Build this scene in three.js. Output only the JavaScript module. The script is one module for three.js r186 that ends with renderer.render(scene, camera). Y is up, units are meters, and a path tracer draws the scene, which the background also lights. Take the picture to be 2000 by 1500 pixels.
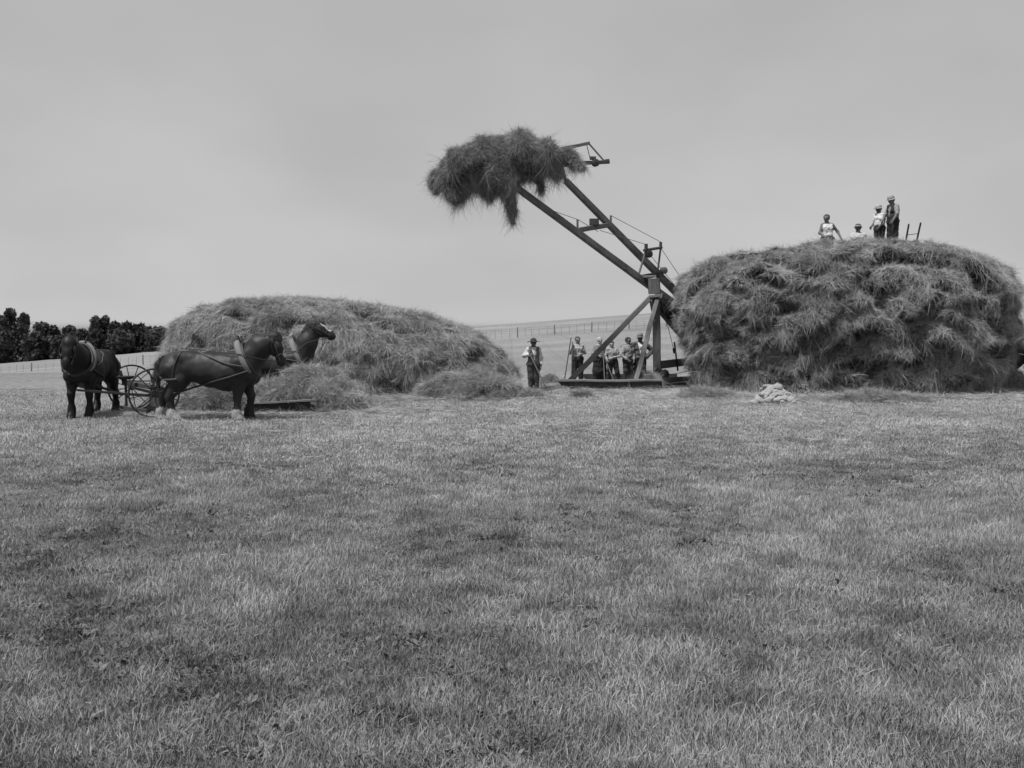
import * as THREE from 'three';
import { ImprovedNoise } from 'three/addons/math/ImprovedNoise.js';
import { mergeGeometries } from 'three/addons/utils/BufferGeometryUtils.js';

// ---------------------------------------------------------------- camera, sky, sun, exposure
const F = 2050, EYE = 2.0, HY = 640;                 // focal length and horizon row for a 2000 x 1500 picture
const scene = new THREE.Scene();
const camera = new THREE.PerspectiveCamera(2 * Math.atan(750 / F) * 180 / Math.PI, 4 / 3, 0.1, 3000);
camera.position.set(0, EYE, 0);
camera.setViewOffset(2000, 1500, 0, 750 - HY, 2000, 1500);
const NZ = new ImprovedNoise();
const noise = (x, y, z) => NZ.noise(x + 31.7, y + 11.3, z + 57.1);
const fbm = (x, y, z, o = 4) => { let s = 0, a = 0.5; for (let i = 0; i < o; i++) { s += a * noise(x, y, z); x *= 2.03; y *= 2.03; z *= 2.03; a *= 0.5; } return s; };
const clamp = (v, a, b) => Math.min(b, Math.max(a, v));
const lerp = (a, b, t) => a + (b - a) * t;
const sstep = (a, b, v) => { const t = clamp((v - a) / (b - a), 0, 1); return t * t * (3 - 2 * t); };
const poly = (pts, x) => { if (x <= pts[0][0]) return pts[0][1]; for (let i = 1; i < pts.length; i++) if (x <= pts[i][0]) return lerp(pts[i - 1][1], pts[i][1], (x - pts[i - 1][0]) / (pts[i][0] - pts[i - 1][0])); return pts[pts.length - 1][1]; };
function rng(seed) { let s = seed >>> 0; return () => { s = (s + 0x6d2b79f5) | 0; let t = Math.imul(s ^ (s >>> 15), 1 | s); t = (t + Math.imul(t ^ (t >>> 7), 61 | t)) ^ t; return ((t ^ (t >>> 14)) >>> 0) / 4294967296; }; }
{
  const w = 1024, h = 512, data = new Float32Array(w * h * 4);
  for (let j = 0; j < h; j++) for (let i = 0; i < w; i++) {
    const el = ((j + 0.5) / h - 0.5) * Math.PI, az = (i + 0.5) / w * Math.PI * 2, ce = Math.cos(el);
    const x = Math.cos(az) * ce, y = Math.sin(el), z = Math.sin(az) * ce;
    const deg = el * 180 / Math.PI;
    let v = poly([[-90, 0.2], [-6, 0.22], [-2, 0.46], [0, 0.56], [4, 0.54], [9, 0.505], [16, 0.47], [35, 0.43], [90, 0.41]], deg);
    const s = 1 / (0.25 + Math.abs(y));                                           // cloud layer seen in perspective
    const c = fbm(x * s * 1.5, 3.1, z * s * 1.5, 5) + 0.6 * fbm(x * 4, y * 9, z * 4, 4);
    v *= 1 + 0.075 * clamp(c * 2, -1, 1);
    const k = (j * w + i) * 4; data[k] = data[k + 1] = data[k + 2] = v; data[k + 3] = 1;
  }
  const t = new THREE.DataTexture(data, w, h, THREE.RGBAFormat, THREE.FloatType);
  t.mapping = THREE.EquirectangularReflectionMapping; t.magFilter = t.minFilter = THREE.LinearFilter; t.needsUpdate = true;
  scene.background = t; scene.environment = t;
}
const sun = new THREE.DirectionalLight(0xffffff, 4.6);
sun.position.set(-24, 70, -10); sun.target.position.set(0, 0, -32); scene.add(sun, sun.target);
sun.castShadow = true; sun.shadow.radius = 7; sun.shadow.mapSize.set(4096, 4096);
Object.assign(sun.shadow.camera, { left: -40, right: 40, top: 50, bottom: -50, near: 1, far: 200 });
const renderer = new THREE.WebGLRenderer({ antialias: true });
renderer.toneMapping = THREE.LinearToneMapping; renderer.toneMappingExposure = 1.0;
renderer.shadowMap.enabled = true; renderer.shadowMap.type = THREE.PCFSoftShadowMap;

// ---------------------------------------------------------------- helpers
const V = (x, y, z) => new THREE.Vector3(x, y, z);
const at = (px, py, d) => V((px - 1000) / F * d, EYE - (py - HY) / F * d, -d);
const grey = (g) => new THREE.Color().setRGB(g, g, g);
const mat = (g, rough = 0.9, extra = {}) => new THREE.MeshStandardMaterial({ color: grey(g), roughness: rough, metalness: 0, side: THREE.DoubleSide, ...extra });
const used = {};
const numbered = (n) => { used[n] = (used[n] || 0) + 1; return used[n] === 1 ? n : n + '_' + String(used[n] - 1).padStart(3, '0'); };
function tag(o, label, category, group) { o.userData = { ...o.userData, label, category }; if (group) o.userData.group = group; return o; }
function thing(name, label, category, p = V(0, 0, 0), turn = 0, group) { const g = new THREE.Group(); g.name = numbered(name); g.position.copy(p); g.rotation.y = turn; scene.add(g); return tag(g, label, category, group); }
function part(parent, name, geo, m, label) { const o = new THREE.Mesh(geo, m); o.name = name; o.castShadow = o.receiveShadow = true; parent.add(o); if (label) o.userData.label = label; return o; }
function merge(list) { return mergeGeometries(list.map((g) => { const n = g.index ? g.toNonIndexed() : g; for (const k of Object.keys(n.attributes)) if (!['position', 'normal', 'uv'].includes(k)) n.deleteAttribute(k); if (!n.attributes.uv) n.setAttribute('uv', new THREE.BufferAttribute(new Float32Array(n.attributes.position.count * 2), 2)); return n; })); }

// a chamfered timber from a to b, w wide and h high, tapering to the factor taper at b
function beam(a, b, w, h, up = V(0, 1, 0), taper = 1, ch = 0.12) {
  const L = a.distanceTo(b), c = Math.min(w, h) * ch, x = w / 2, y = h / 2;
  const s = new THREE.Shape([[-x + c, -y], [x - c, -y], [x, -y + c], [x, y - c], [x - c, y], [-x + c, y], [-x, y - c], [-x, -y + c]].map((p) => new THREE.Vector2(...p)));
  const steps = Math.max(1, Math.round(L / 0.5));
  const g = new THREE.ExtrudeGeometry(s, { depth: L, bevelEnabled: false, steps });
  const P = g.attributes.position;
  for (let i = 0; i < P.count; i++) { const t = P.getZ(i) / L, k = lerp(1, taper, t), wob = 0.03 * noise(t * L * 1.3, a.x * 3, a.z * 3); P.setX(i, P.getX(i) * k + wob); P.setY(i, P.getY(i) * k + 0.6 * wob); }
  const zz = b.clone().sub(a).normalize(); const xx = up.clone().cross(zz).normalize(); const yy = zz.clone().cross(xx);
  g.applyMatrix4(new THREE.Matrix4().makeBasis(xx, yy, zz).setPosition(a)); g.computeVertexNormals();
  return g;
}
function rod(a, b, r, r2 = r, seg = 7) { const g = new THREE.CylinderGeometry(r2, r, a.distanceTo(b), seg, 1); g.applyQuaternion(new THREE.Quaternion().setFromUnitVectors(V(0, 1, 0), b.clone().sub(a).normalize())); const m = a.clone().add(b).multiplyScalar(0.5); g.translate(m.x, m.y, m.z); return g; }
const tube = (pts, r, seg = 24, rs = 6, closed = false) => new THREE.TubeGeometry(new THREE.CatmullRomCurve3(pts, closed, 'centripetal'), seg, r, rs, closed);

// ---- implicit surfaces: tapered capsules [ax,ay,az, bx,by,bz, ra,rb] joined smoothly, meshed by surface nets
function capD(c, x, y, z) { const bx = c[3] - c[0], by = c[4] - c[1], bz = c[5] - c[2], px = x - c[0], py = y - c[1], pz = z - c[2]; const q = bx * bx + by * by + bz * bz; const t = q > 0 ? clamp((px * bx + py * by + pz * bz) / q, 0, 1) : 0; const dx = px - bx * t, dy = py - by * t, dz = pz - bz * t; return Math.sqrt(dx * dx + dy * dy + dz * dz) - (c[6] + (c[7] - c[6]) * t); }
const smin = (a, b, k) => { const h = Math.max(k - Math.abs(a - b), 0) / k; return Math.min(a, b) - h * h * k * 0.25; };
const field = (caps, k) => (x, y, z) => { let d = 9; for (const c of caps) d = smin(d, capD(c, x, y, z), k); return d; };
function nets(caps, k, cell, { grow = 0, post = null, color = null } = {}) {
  const lo = [9e9, 9e9, 9e9], hi = [-9e9, -9e9, -9e9], m = grow + 3 * cell;
  for (const c of caps) for (let a = 0; a < 3; a++) { lo[a] = Math.min(lo[a], c[a] - c[6] - m, c[a + 3] - c[7] - m); hi[a] = Math.max(hi[a], c[a] + c[6] + m, c[a + 3] + c[7] + m); }
  const n = lo.map((l, a) => Math.ceil((hi[a] - l) / cell) + 1), nx = n[0], ny = n[1], nxy = nx * ny, f = new Float32Array(nxy * n[2]).fill(1);
  for (const c of caps) {
    const pad = k + grow + 3 * cell, r0 = [], r1 = [];
    for (let a = 0; a < 3; a++) { r0[a] = clamp(Math.floor((Math.min(c[a] - c[6], c[a + 3] - c[7]) - pad - lo[a]) / cell), 0, n[a] - 1); r1[a] = clamp(Math.ceil((Math.max(c[a] + c[6], c[a + 3] + c[7]) + pad - lo[a]) / cell), 0, n[a] - 1); }
    for (let z = r0[2]; z <= r1[2]; z++) for (let y = r0[1]; y <= r1[1]; y++) for (let x = r0[0]; x <= r1[0]; x++) { const i = x + y * nx + z * nxy; f[i] = smin(f[i], capD(c, lo[0] + x * cell, lo[1] + y * cell, lo[2] + z * cell), k); }
  }
  for (let z = 0, i = 0; z < n[2]; z++) for (let y = 0; y < ny; y++) for (let x = 0; x < nx; x++, i++) { f[i] -= grow; if (post && f[i] < 0.5) f[i] = post(f[i], lo[0] + x * cell, lo[1] + y * cell, lo[2] + z * cell); }
  const id = new Int32Array(f.length).fill(-1), pos = [], idx = [];
  const off = []; for (let q = 0; q < 8; q++) off.push((q & 1) + ((q >> 1) & 1) * nx + ((q >> 2) & 1) * nxy);
  const E = []; for (let p = 0; p < 8; p++) for (const b of [1, 2, 4]) if (!(p & b)) E.push([p, p | b]);
  for (let z = 0; z < n[2] - 1; z++) for (let y = 0; y < ny - 1; y++) for (let x = 0; x < nx - 1; x++) {
    const i = x + y * nx + z * nxy; let neg = 0; for (let q = 0; q < 8; q++) if (f[i + off[q]] < 0) neg++;
    if (neg === 0 || neg === 8) continue;
    let sx = 0, sy = 0, sz = 0, cnt = 0;
    for (const [p, q] of E) { const a = f[i + off[p]], b = f[i + off[q]]; if ((a < 0) === (b < 0)) continue; const t = a / (a - b); sx += lerp(p & 1, q & 1, t); sy += lerp((p >> 1) & 1, (q >> 1) & 1, t); sz += lerp((p >> 2) & 1, (q >> 2) & 1, t); cnt++; }
    id[i] = pos.length / 3; pos.push(lo[0] + (x + sx / cnt) * cell, lo[1] + (y + sy / cnt) * cell, lo[2] + (z + sz / cnt) * cell);
  }
  const quad = (a, b, c, d, flip) => { if (a < 0 || b < 0 || c < 0 || d < 0) return; if (flip) idx.push(a, c, b, a, d, c); else idx.push(a, b, c, a, c, d); };
  for (let z = 1; z < n[2] - 1; z++) for (let y = 1; y < ny - 1; y++) for (let x = 1; x < nx - 1; x++) {
    const i = x + y * nx + z * nxy, s = f[i] < 0;
    if (s !== (f[i + 1] < 0)) quad(id[i - nx - nxy], id[i - nxy], id[i], id[i - nx], !s);
    if (s !== (f[i + nx] < 0)) quad(id[i - 1 - nxy], id[i - 1], id[i], id[i - nxy], !s);
    if (s !== (f[i + nxy] < 0)) quad(id[i - 1 - nx], id[i - nx], id[i], id[i - 1], !s);
  }
  const g = new THREE.BufferGeometry(); g.setAttribute('position', new THREE.Float32BufferAttribute(pos, 3)); g.setAttribute('uv', new THREE.Float32BufferAttribute(pos.flatMap((v, i) => i % 3 ? [] : [(v + pos[i + 2]) * 0.8, pos[i + 1] * 0.8]), 2)); g.setIndex(idx); g.computeVertexNormals();
  if (color) { const c = new Float32Array(pos.length); for (let i = 0; i < pos.length; i += 3) c[i] = c[i + 1] = c[i + 2] = color(pos[i], pos[i + 1], pos[i + 2]); g.setAttribute('color', new THREE.BufferAttribute(c, 3)); }
  return g;
}
function joinColoured(list) { return mergeGeometries(list.map((g) => g.index ? g.toNonIndexed() : g)); }

// ---------------------------------------------------------------- textures
function tex(w, h, fn, rx = 1, ry = 1, srgb = false) {
  const d = new Uint8Array(w * h * 4);
  for (let j = 0; j < h; j++) for (let i = 0; i < w; i++) { const v = clamp(fn(i, j), 0, 1) * 255, k = (j * w + i) * 4; d[k] = d[k + 1] = d[k + 2] = v; d[k + 3] = 255; }
  const t = new THREE.DataTexture(d, w, h, THREE.RGBAFormat); t.wrapS = t.wrapT = THREE.RepeatWrapping; t.magFilter = t.minFilter = THREE.LinearFilter; t.repeat.set(rx, ry); if (srgb) t.colorSpace = THREE.SRGBColorSpace; t.needsUpdate = true; return t;
}
const woodTex = tex(256, 1024, (i, j) => 0.55 + 0.5 * fbm(i * 0.11, j * 0.006, 1.2, 4) + 0.25 * noise(i * 0.5, j * 0.012, 7) + 0.3 * fbm(i * 0.01, j * 0.005, 4.4, 3), 2, 0.5);
const woodBump = tex(256, 1024, (i, j) => 0.5 + 0.5 * noise(i * 0.35, j * 0.01, 3) - (Math.abs(noise(i * 0.09, j * 0.004, 9)) < 0.03 ? 0.4 : 0), 2, 0.5);
const clothTex = tex(256, 256, (i, j) => 0.75 + 0.5 * fbm(i * 0.03, j * 0.03, 2, 4), 3, 3);
const soilTex = tex(1024, 1024, (i, j) => { const n = (f, s) => { const a = i / 1024, b = j / 1024; return lerp(lerp(noise(a * f, b * f, s), noise((a - 1) * f, b * f, s), a), lerp(noise(a * f, (b - 1) * f, s), noise((a - 1) * f, (b - 1) * f, s), a), b); }; return 0.5 + 0.3 * n(12, 1) + 0.35 * n(43, 2) + 0.4 * n(130, 3) + 0.3 * n(300, 4); });
const fibreTex = tex(512, 512, (i, j) => 0.45 + 0.5 * noise(i * 0.22 + 3 * noise(i * 0.02, j * 0.02, 5), j * 0.03, 1) + 0.5 * noise(i * 0.04, j * 0.28 + 3 * noise(i * 0.02, j * 0.02, 8), 2) + 0.4 * noise(i * 0.4, j * 0.4, 4));
const wood = mat(0.22, 0.85, { map: woodTex, bumpMap: woodBump, bumpScale: 0.006 });
const woodDark = mat(0.085, 0.9, { map: woodTex, bumpMap: woodBump, bumpScale: 0.006 });
const woodPale = mat(0.3, 0.85, { map: woodTex, bumpMap: woodBump, bumpScale: 0.005 });
const iron = mat(0.03, 0.55, { metalness: 0.3 });
const leather = mat(0.02, 0.6);
const wireMat = mat(0.12, 0.6);

// ---------------------------------------------------------------- the ground
const aD = [[0, 0], [46, 0], [80, 0.2], [130, 0.73], [230, 2.9], [300, 2.4], [600, -12], [1500, -40]];
const bD = [[0, 0], [46, 0], [80, 3.3], [130, 9.5], [230, 17.5], [300, 19], [600, 22], [1500, 30]];
function groundY(x, z) {
  const d = Math.max(0, -z), u = clamp(x / Math.max(d, 46), -0.75, 0.75);
  const near = sstep(60, 6, d);
  return poly(aD, d) + poly(bD, d) * u + 0.06 * fbm(x * 0.5, 0, z * 0.5, 2) * near + 0.03 * noise(x * 1.6, 2, z * 1.6) * near - 0.0;
}
{
  const axis = (n, lo, hi, p) => { const a = []; for (let i = 0; i <= n; i++) { const t = i / n * 2 - 1; a.push(t < 0 ? lo * Math.pow(-t, p) : hi * Math.pow(t, p)); } return a; };
  const xs = axis(220, -900, 900, 3), zs = []; for (let i = 0; i <= 300; i++) zs.push(60 - (i < 200 ? i * 0.55 : 110 + Math.pow((i - 200) / 100, 2.2) * 1250 + (i - 200) * 0.6));
  const pos = [], col = [], uv = [], idx = [];
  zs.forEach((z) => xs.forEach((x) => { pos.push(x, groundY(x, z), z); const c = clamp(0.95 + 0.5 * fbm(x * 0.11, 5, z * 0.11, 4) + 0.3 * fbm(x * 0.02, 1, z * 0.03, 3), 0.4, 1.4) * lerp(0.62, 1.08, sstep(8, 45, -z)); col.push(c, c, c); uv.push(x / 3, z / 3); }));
  const nx = xs.length; for (let j = 0; j < zs.length - 1; j++) for (let i = 0; i < nx - 1; i++) { const a = j * nx + i; idx.push(a, a + 1, a + nx, a + 1, a + nx + 1, a + nx); }
  const g = new THREE.BufferGeometry(); g.setAttribute('position', new THREE.Float32BufferAttribute(pos, 3)); g.setAttribute('color', new THREE.Float32BufferAttribute(col, 3)); g.setAttribute('uv', new THREE.Float32BufferAttribute(uv, 2)); g.setIndex(idx); g.computeVertexNormals();
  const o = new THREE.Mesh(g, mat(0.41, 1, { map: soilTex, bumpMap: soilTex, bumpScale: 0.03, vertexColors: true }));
  o.name = 'ground'; o.receiveShadow = true; o.userData = { kind: 'structure', label: 'mown hay field of dry stubble rising to a low hill', category: 'ground' }; scene.add(o);
}

// ---------------------------------------------------------------- blades, tufts and locks
// pts(t) gives the mid line of a blade; every blade is a tapering bent ribbon
function ribbon(out, pts, w, side) {
  const n = pts.length, base = out.pos.length / 3;
  for (let i = 0; i < n; i++) { const p = pts[i], k = w * (i === n - 1 ? 0.12 : i === 0 ? 0.7 : 1) * 0.5; out.pos.push(p.x - side.x * k, p.y - side.y * k, p.z - side.z * k, p.x + side.x * k, p.y + side.y * k, p.z + side.z * k); }
  for (let i = 0; i < n - 1; i++) { const a = base + i * 2; out.idx.push(a, a + 1, a + 2, a + 1, a + 3, a + 2); }
}
function finish(out) { const g = new THREE.BufferGeometry(); g.setAttribute('position', new THREE.Float32BufferAttribute(out.pos, 3)); g.setIndex(out.idx); g.computeVertexNormals(); return g; }
function lockGeo(seed, blades, fan, wid, arch) {          // hay lock: runs along +y, arches out along +z
  const r = rng(seed), out = { pos: [], idx: [] };
  for (let b = 0; b < blades; b++) {
    const L = 0.4 + 0.85 * r(), ax = (r() - 0.5) * fan, az = (r() - 0.3) * arch, x0 = (r() - 0.5) * 0.3, y0 = (r() - 0.5) * 0.5, z0 = (r() - 0.5) * 0.12, cx = (r() - 0.5) * 1.3 * fan, tip = (r() - 0.65) * 0.5;
    const pts = []; for (let i = 0; i <= 4; i++) { const t = i / 4; pts.push(V(x0 + L * (ax * t + cx * t * t), y0 + L * t, z0 + L * (az * t * (1 - 0.8 * t) + tip * t * t))); }
    const q = r() * 6.28; ribbon(out, pts, wid * (0.5 + r()), V(Math.cos(q), 0.05, Math.sin(q) * 0.7).normalize());
  }
  return finish(out);
}
function grassGeo(seed, blades, spread, h, wid, bend) {
  const r = rng(seed), out = { pos: [], idx: [] };
  for (let b = 0; b < blades; b++) {
    const q = r() * 6.28, d = spread * Math.sqrt(r()), x0 = Math.cos(q) * d, z0 = Math.sin(q) * d, a = r() * 6.28, L = h * (0.35 + 0.9 * r() * r() + 0.2 * r()), lean = bend * (0.15 + r());
    const pts = []; for (let i = 0; i <= 3; i++) { const t = i / 3, o = lean * L * t * t + 0.12 * L * t; pts.push(V(x0 + Math.cos(a) * o, L * t * (1 - 0.25 * lean * t) - 0.01, z0 + Math.sin(a) * o)); }
    const s = r() * 6.28; ribbon(out, pts, wid * (0.6 + 0.8 * r()), V(Math.cos(s), 0, Math.sin(s)));
  }
  return finish(out);
}
function weedGeo(seed) {
  const r = rng(seed), out = { pos: [], idx: [] };
  for (let b = 0; b < 14; b++) { const a = r() * 6.28, L = 0.04 + 0.05 * r(), x0 = (r() - 0.5) * 0.09, z0 = (r() - 0.5) * 0.09, up = 0.25 + 0.9 * r(); const pts = []; for (let i = 0; i <= 3; i++) { const t = i / 3; pts.push(V(x0 + Math.cos(a) * L * t, L * up * t * (1.2 - 0.6 * t), z0 + Math.sin(a) * L * t)); } ribbon(out, pts, 0.018 + 0.014 * r(), V(-Math.sin(a), 0, Math.cos(a))); }
  return finish(out);
}
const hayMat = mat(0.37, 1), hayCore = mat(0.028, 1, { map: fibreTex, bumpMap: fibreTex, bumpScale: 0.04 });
const locks = [1, 2, 3, 4].map((s) => lockGeo(s, 20, 0.5, 0.016, 0.7));
const tangles = [11, 12, 13].map((s) => lockGeo(s, 18, 2.0, 0.014, 1.1));
const fills = [...locks, ...tangles];
const mats = [31, 32, 33, 34].map((s) => lockGeo(s, 22, 1.7, 0.02, 0.75)), wisps = [41, 42, 43, 44].map((s) => lockGeo(s, 13, 0.6, 0.0085, 0.5));
function instanced(parent, name, geo, m, list) {
  if (!list.length) return;
  const o = new THREE.InstancedMesh(geo, m, list.length); o.name = name; o.castShadow = o.receiveShadow = true; o.userData.kind = 'stuff';
  list.forEach((e, i) => { o.setMatrixAt(i, e[0]); o.setColorAt(i, e[1]); }); o.instanceMatrix.needsUpdate = true; parent.add(o); return o;
}
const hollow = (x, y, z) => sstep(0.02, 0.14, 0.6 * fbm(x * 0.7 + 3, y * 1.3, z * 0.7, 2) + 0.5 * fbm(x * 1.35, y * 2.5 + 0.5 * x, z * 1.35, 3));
// covers a core with hanging locks of hay; everything in the coordinates of the core
function thatch(parent, core, count, { seed = 1, size = 0.55, hang = 1, wild = 0.5, tone = 1, out = 0.15, keep = null, swirl = 1.2, holes = 0.95, set = null, drop = 0.12, m = hayMat, name = 'hay_strands' } = {}) {
  const r = rng(seed), P = core.attributes.position, I = core.index, n = I ? I.count / 3 : P.count / 3, cum = new Float64Array(n);
  const A = V(), B = V(), C = V(), N = V(), q = V(); let sum = 0; const tri = (k) => { const a = I ? I.getX(k * 3) : k * 3, b = I ? I.getX(k * 3 + 1) : k * 3 + 1, c = I ? I.getX(k * 3 + 2) : k * 3 + 2; A.fromBufferAttribute(P, a); B.fromBufferAttribute(P, b); C.fromBufferAttribute(P, c); };
  for (let k = 0; k < n; k++) { tri(k); N.copy(B).sub(A).cross(q.copy(C).sub(A)); sum += N.length(); cum[k] = sum; }
  const geos = set || fills, lists = geos.map(() => []), M = new THREE.Matrix4();
  for (let s = 0; s < count; s++) {
    const v = r() * sum; let lo = 0, hi = n - 1; while (lo < hi) { const m = (lo + hi) >> 1; if (cum[m] < v) lo = m + 1; else hi = m; }
    tri(lo); N.copy(B).sub(A).cross(q.copy(C).sub(A)).normalize();
    let a = r(), b = r(); if (a + b > 1) { a = 1 - a; b = 1 - b; } const p = A.clone().addScaledVector(B.clone().sub(A), a).addScaledVector(C.clone().sub(A), b);
    if (keep && r() > keep(p, N)) continue;
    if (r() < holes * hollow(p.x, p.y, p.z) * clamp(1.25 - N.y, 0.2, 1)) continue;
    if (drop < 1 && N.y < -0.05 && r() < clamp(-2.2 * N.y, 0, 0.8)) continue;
    const flat = clamp(N.y, -1, 1);
    let t = V(0, -1, 0).addScaledVector(N, N.y); if (t.lengthSq() < 0.02) t.set(r() - 0.5, 0, r() - 0.5); t.normalize();
    const rt = V(r() - 0.5, r() - 0.5, r() - 0.5).normalize(); const big = noise(p.x * 0.9, p.y * 0.9, p.z * 0.9);
    const w = wild * (0.5 + r()) * (1 + 1.4 * Math.max(0, flat)), dir = t.multiplyScalar(hang).addScaledVector(rt, w).addScaledVector(N, out * (r() + 0.1)).add(V(0, -drop, 0));
    dir.applyAxisAngle(N, swirl * (big + 0.7 * noise(p.x * 2.3, p.y * 2.3, p.z * 2.3 + 7)) * 1.3).normalize();
    const x = dir.clone().cross(N); if (x.lengthSq() < 1e-4) x.set(1, 0, 0); x.normalize(); const z = x.clone().cross(dir);
    const k = size * (0.45 + 0.9 * r() * r() + 0.3 * r()), f = set ? Math.floor(r() * set.length) : r() < 0.74 ? Math.floor(r() * locks.length) : locks.length + Math.floor(r() * tangles.length);
    M.makeBasis(x.multiplyScalar(k), dir.clone().multiplyScalar(k), z.multiplyScalar(k)).setPosition(p.addScaledVector(N, -0.03 + 0.1 * r() * size).addScaledVector(dir, -0.3 * k));
    const c = tone * clamp(0.84 + 1.0 * fbm(p.x * 1.5, p.y * 1.5, p.z * 1.5, 3) + 0.4 * (r() - 0.5), 0.28, 1.5);
    lists[f].push([M.clone(), grey(c)]);
  }
  lists.forEach((l, i) => instanced(parent, name, geos[i], m, l));
}
// a heap with a superelliptic plan: profile = [[radius 0..1, height 0..1] ...], crest(xn) scales the height along the heap, ledges make it overhang
function heapGeo({ a, b, h, profile, crest = () => 1, pow = 2.6, ledge = 0.2, lf = 0.9, lump = 0.2, hol = 0.3, seed = 0, nu = 160, nv = 64 }) {
  const pos = [], uvs = [], idx = [], L = [0]; for (let i = 1; i < profile.length; i++) L.push(L[i - 1] + Math.hypot((profile[i][0] - profile[i - 1][0]) * a, (profile[i][1] - profile[i - 1][1]) * h));
  const T = L[L.length - 1], pr = L.map((l, i) => [l / T, profile[i][0]]), py = L.map((l, i) => [l / T, profile[i][1]]);
  for (let j = 0; j <= nv; j++) for (let i = 0; i < nu; i++) {
    const v = j / nv, th = i / nu * Math.PI * 2, c = Math.cos(th), s = Math.sin(th), rr = Math.pow(Math.pow(Math.abs(c), pow) + Math.pow(Math.abs(s), pow), -1 / pow);
    const rho = poly(pr, v), y0 = poly(py, v) * h, X = rr * c * a * rho, Z = rr * s * b * rho, Y = y0 * crest(X / a, Z / b);
    const side = sstep(0.0, 0.5, rho) * sstep(0, 0.12, v);
    const dent = -hol * hollow(X, Y, Z) * side;
    const ph = Y * lf + 2.6 * fbm(X * 0.4 + seed, Y * 0.35, Z * 0.4, 3) + 0.4 * noise(X * 1.3, seed + Y * 0.6, Z * 1.3), fr = ph - Math.floor(ph), saw = fr < 0.16 ? 1 - fr / 0.16 * 0 - (0.16 - fr) / 0.16 : 1 - (fr - 0.16) / 0.84;
    const am = ledge * (0.4 + 1.2 * Math.abs(noise(X * 0.6 + 9, Y * 0.6, Z * 0.6 + seed)));
    const dd = dent + side * am * (saw - 0.5) + lump * fbm(X * 0.9 + seed, Y * 0.9, Z * 0.9, 4) * (0.3 + 0.7 * sstep(0, 0.1, v)), ny = 1 - rho * rho * 0.9, ln = Math.hypot(c, s, ny) || 1;
    uvs.push(i / nu * 6.28 * a / 1.2, v * T / 1.2);
    pos.push(X + dd * c / ln, Math.max(-0.05, Y + dd * ny / ln + 0.3 * lump * noise(X * 1.7, seed, Z * 1.7) * (1 - side)), Z + dd * s / ln);
  }
  for (let j = 0; j < nv; j++) for (let i = 0; i < nu; i++) { const p = j * nu + i, q = j * nu + (i + 1) % nu; idx.push(p, p + nu, q, q, p + nu, q + nu); }
  const g = new THREE.BufferGeometry(); g.setAttribute('position', new THREE.Float32BufferAttribute(pos, 3)); g.setAttribute('uv', new THREE.Float32BufferAttribute(uvs, 2)); g.setIndex(idx); g.computeVertexNormals(); return g;
}
const DOME = [[1, 0], [0.96, 0.18], [0.86, 0.45], [0.7, 0.7], [0.45, 0.9], [0.2, 0.98], [0, 1]];

// ---------------------------------------------------------------- hay stacks and heaps
{
  const d = 34.4, c = at(1641, HY, d); c.y = 0;
  const g = heapGeo({ a: 5.2, b: 4.5, h: 4.66, pow: 2.5, ledge: 0.55, lf: 0.9, lump: 0.4, hol: 0.7, seed: 4, nu: 300, nv: 130,
    profile: [[0.9, 0], [0.92, 0.18], [0.96, 0.36], [0.99, 0.5], [1.0, 0.62], [0.985, 0.71], [0.955, 0.79], [0.9, 0.86], [0.75, 0.93], [0.48, 0.975], [0.2, 1], [0, 1]], crest: (x) => poly([[-1, 0.96], [-0.5, 0.97], [0, 1.0], [0.4, 1.0], [0.75, 0.98], [1, 0.93]], x) });
  const t = thing('hay_stack', 'tall rounded haystack with overhanging sides, four men on its top', 'haystack', c);
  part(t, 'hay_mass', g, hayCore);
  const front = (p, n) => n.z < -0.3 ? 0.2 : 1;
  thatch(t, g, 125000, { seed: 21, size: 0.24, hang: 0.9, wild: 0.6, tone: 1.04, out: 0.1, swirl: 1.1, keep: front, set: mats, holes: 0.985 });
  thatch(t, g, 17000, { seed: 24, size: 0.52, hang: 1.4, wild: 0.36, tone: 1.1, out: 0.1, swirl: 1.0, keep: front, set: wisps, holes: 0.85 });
  thatch(t, g, 12000, { seed: 27, size: 0.66, hang: 0.9, wild: 0.24, tone: 1.0, out: 0.06, swirl: 0.35, drop: 0.55, set: wisps, holes: 0.35, keep: (p, n) => (n.z < -0.3 || n.y > 0.75 ? 0 : noise(p.x * 1.4, p.y * 0.7, p.z * 1.4) > -0.05 ? 1 : 0.1) });
}
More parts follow.
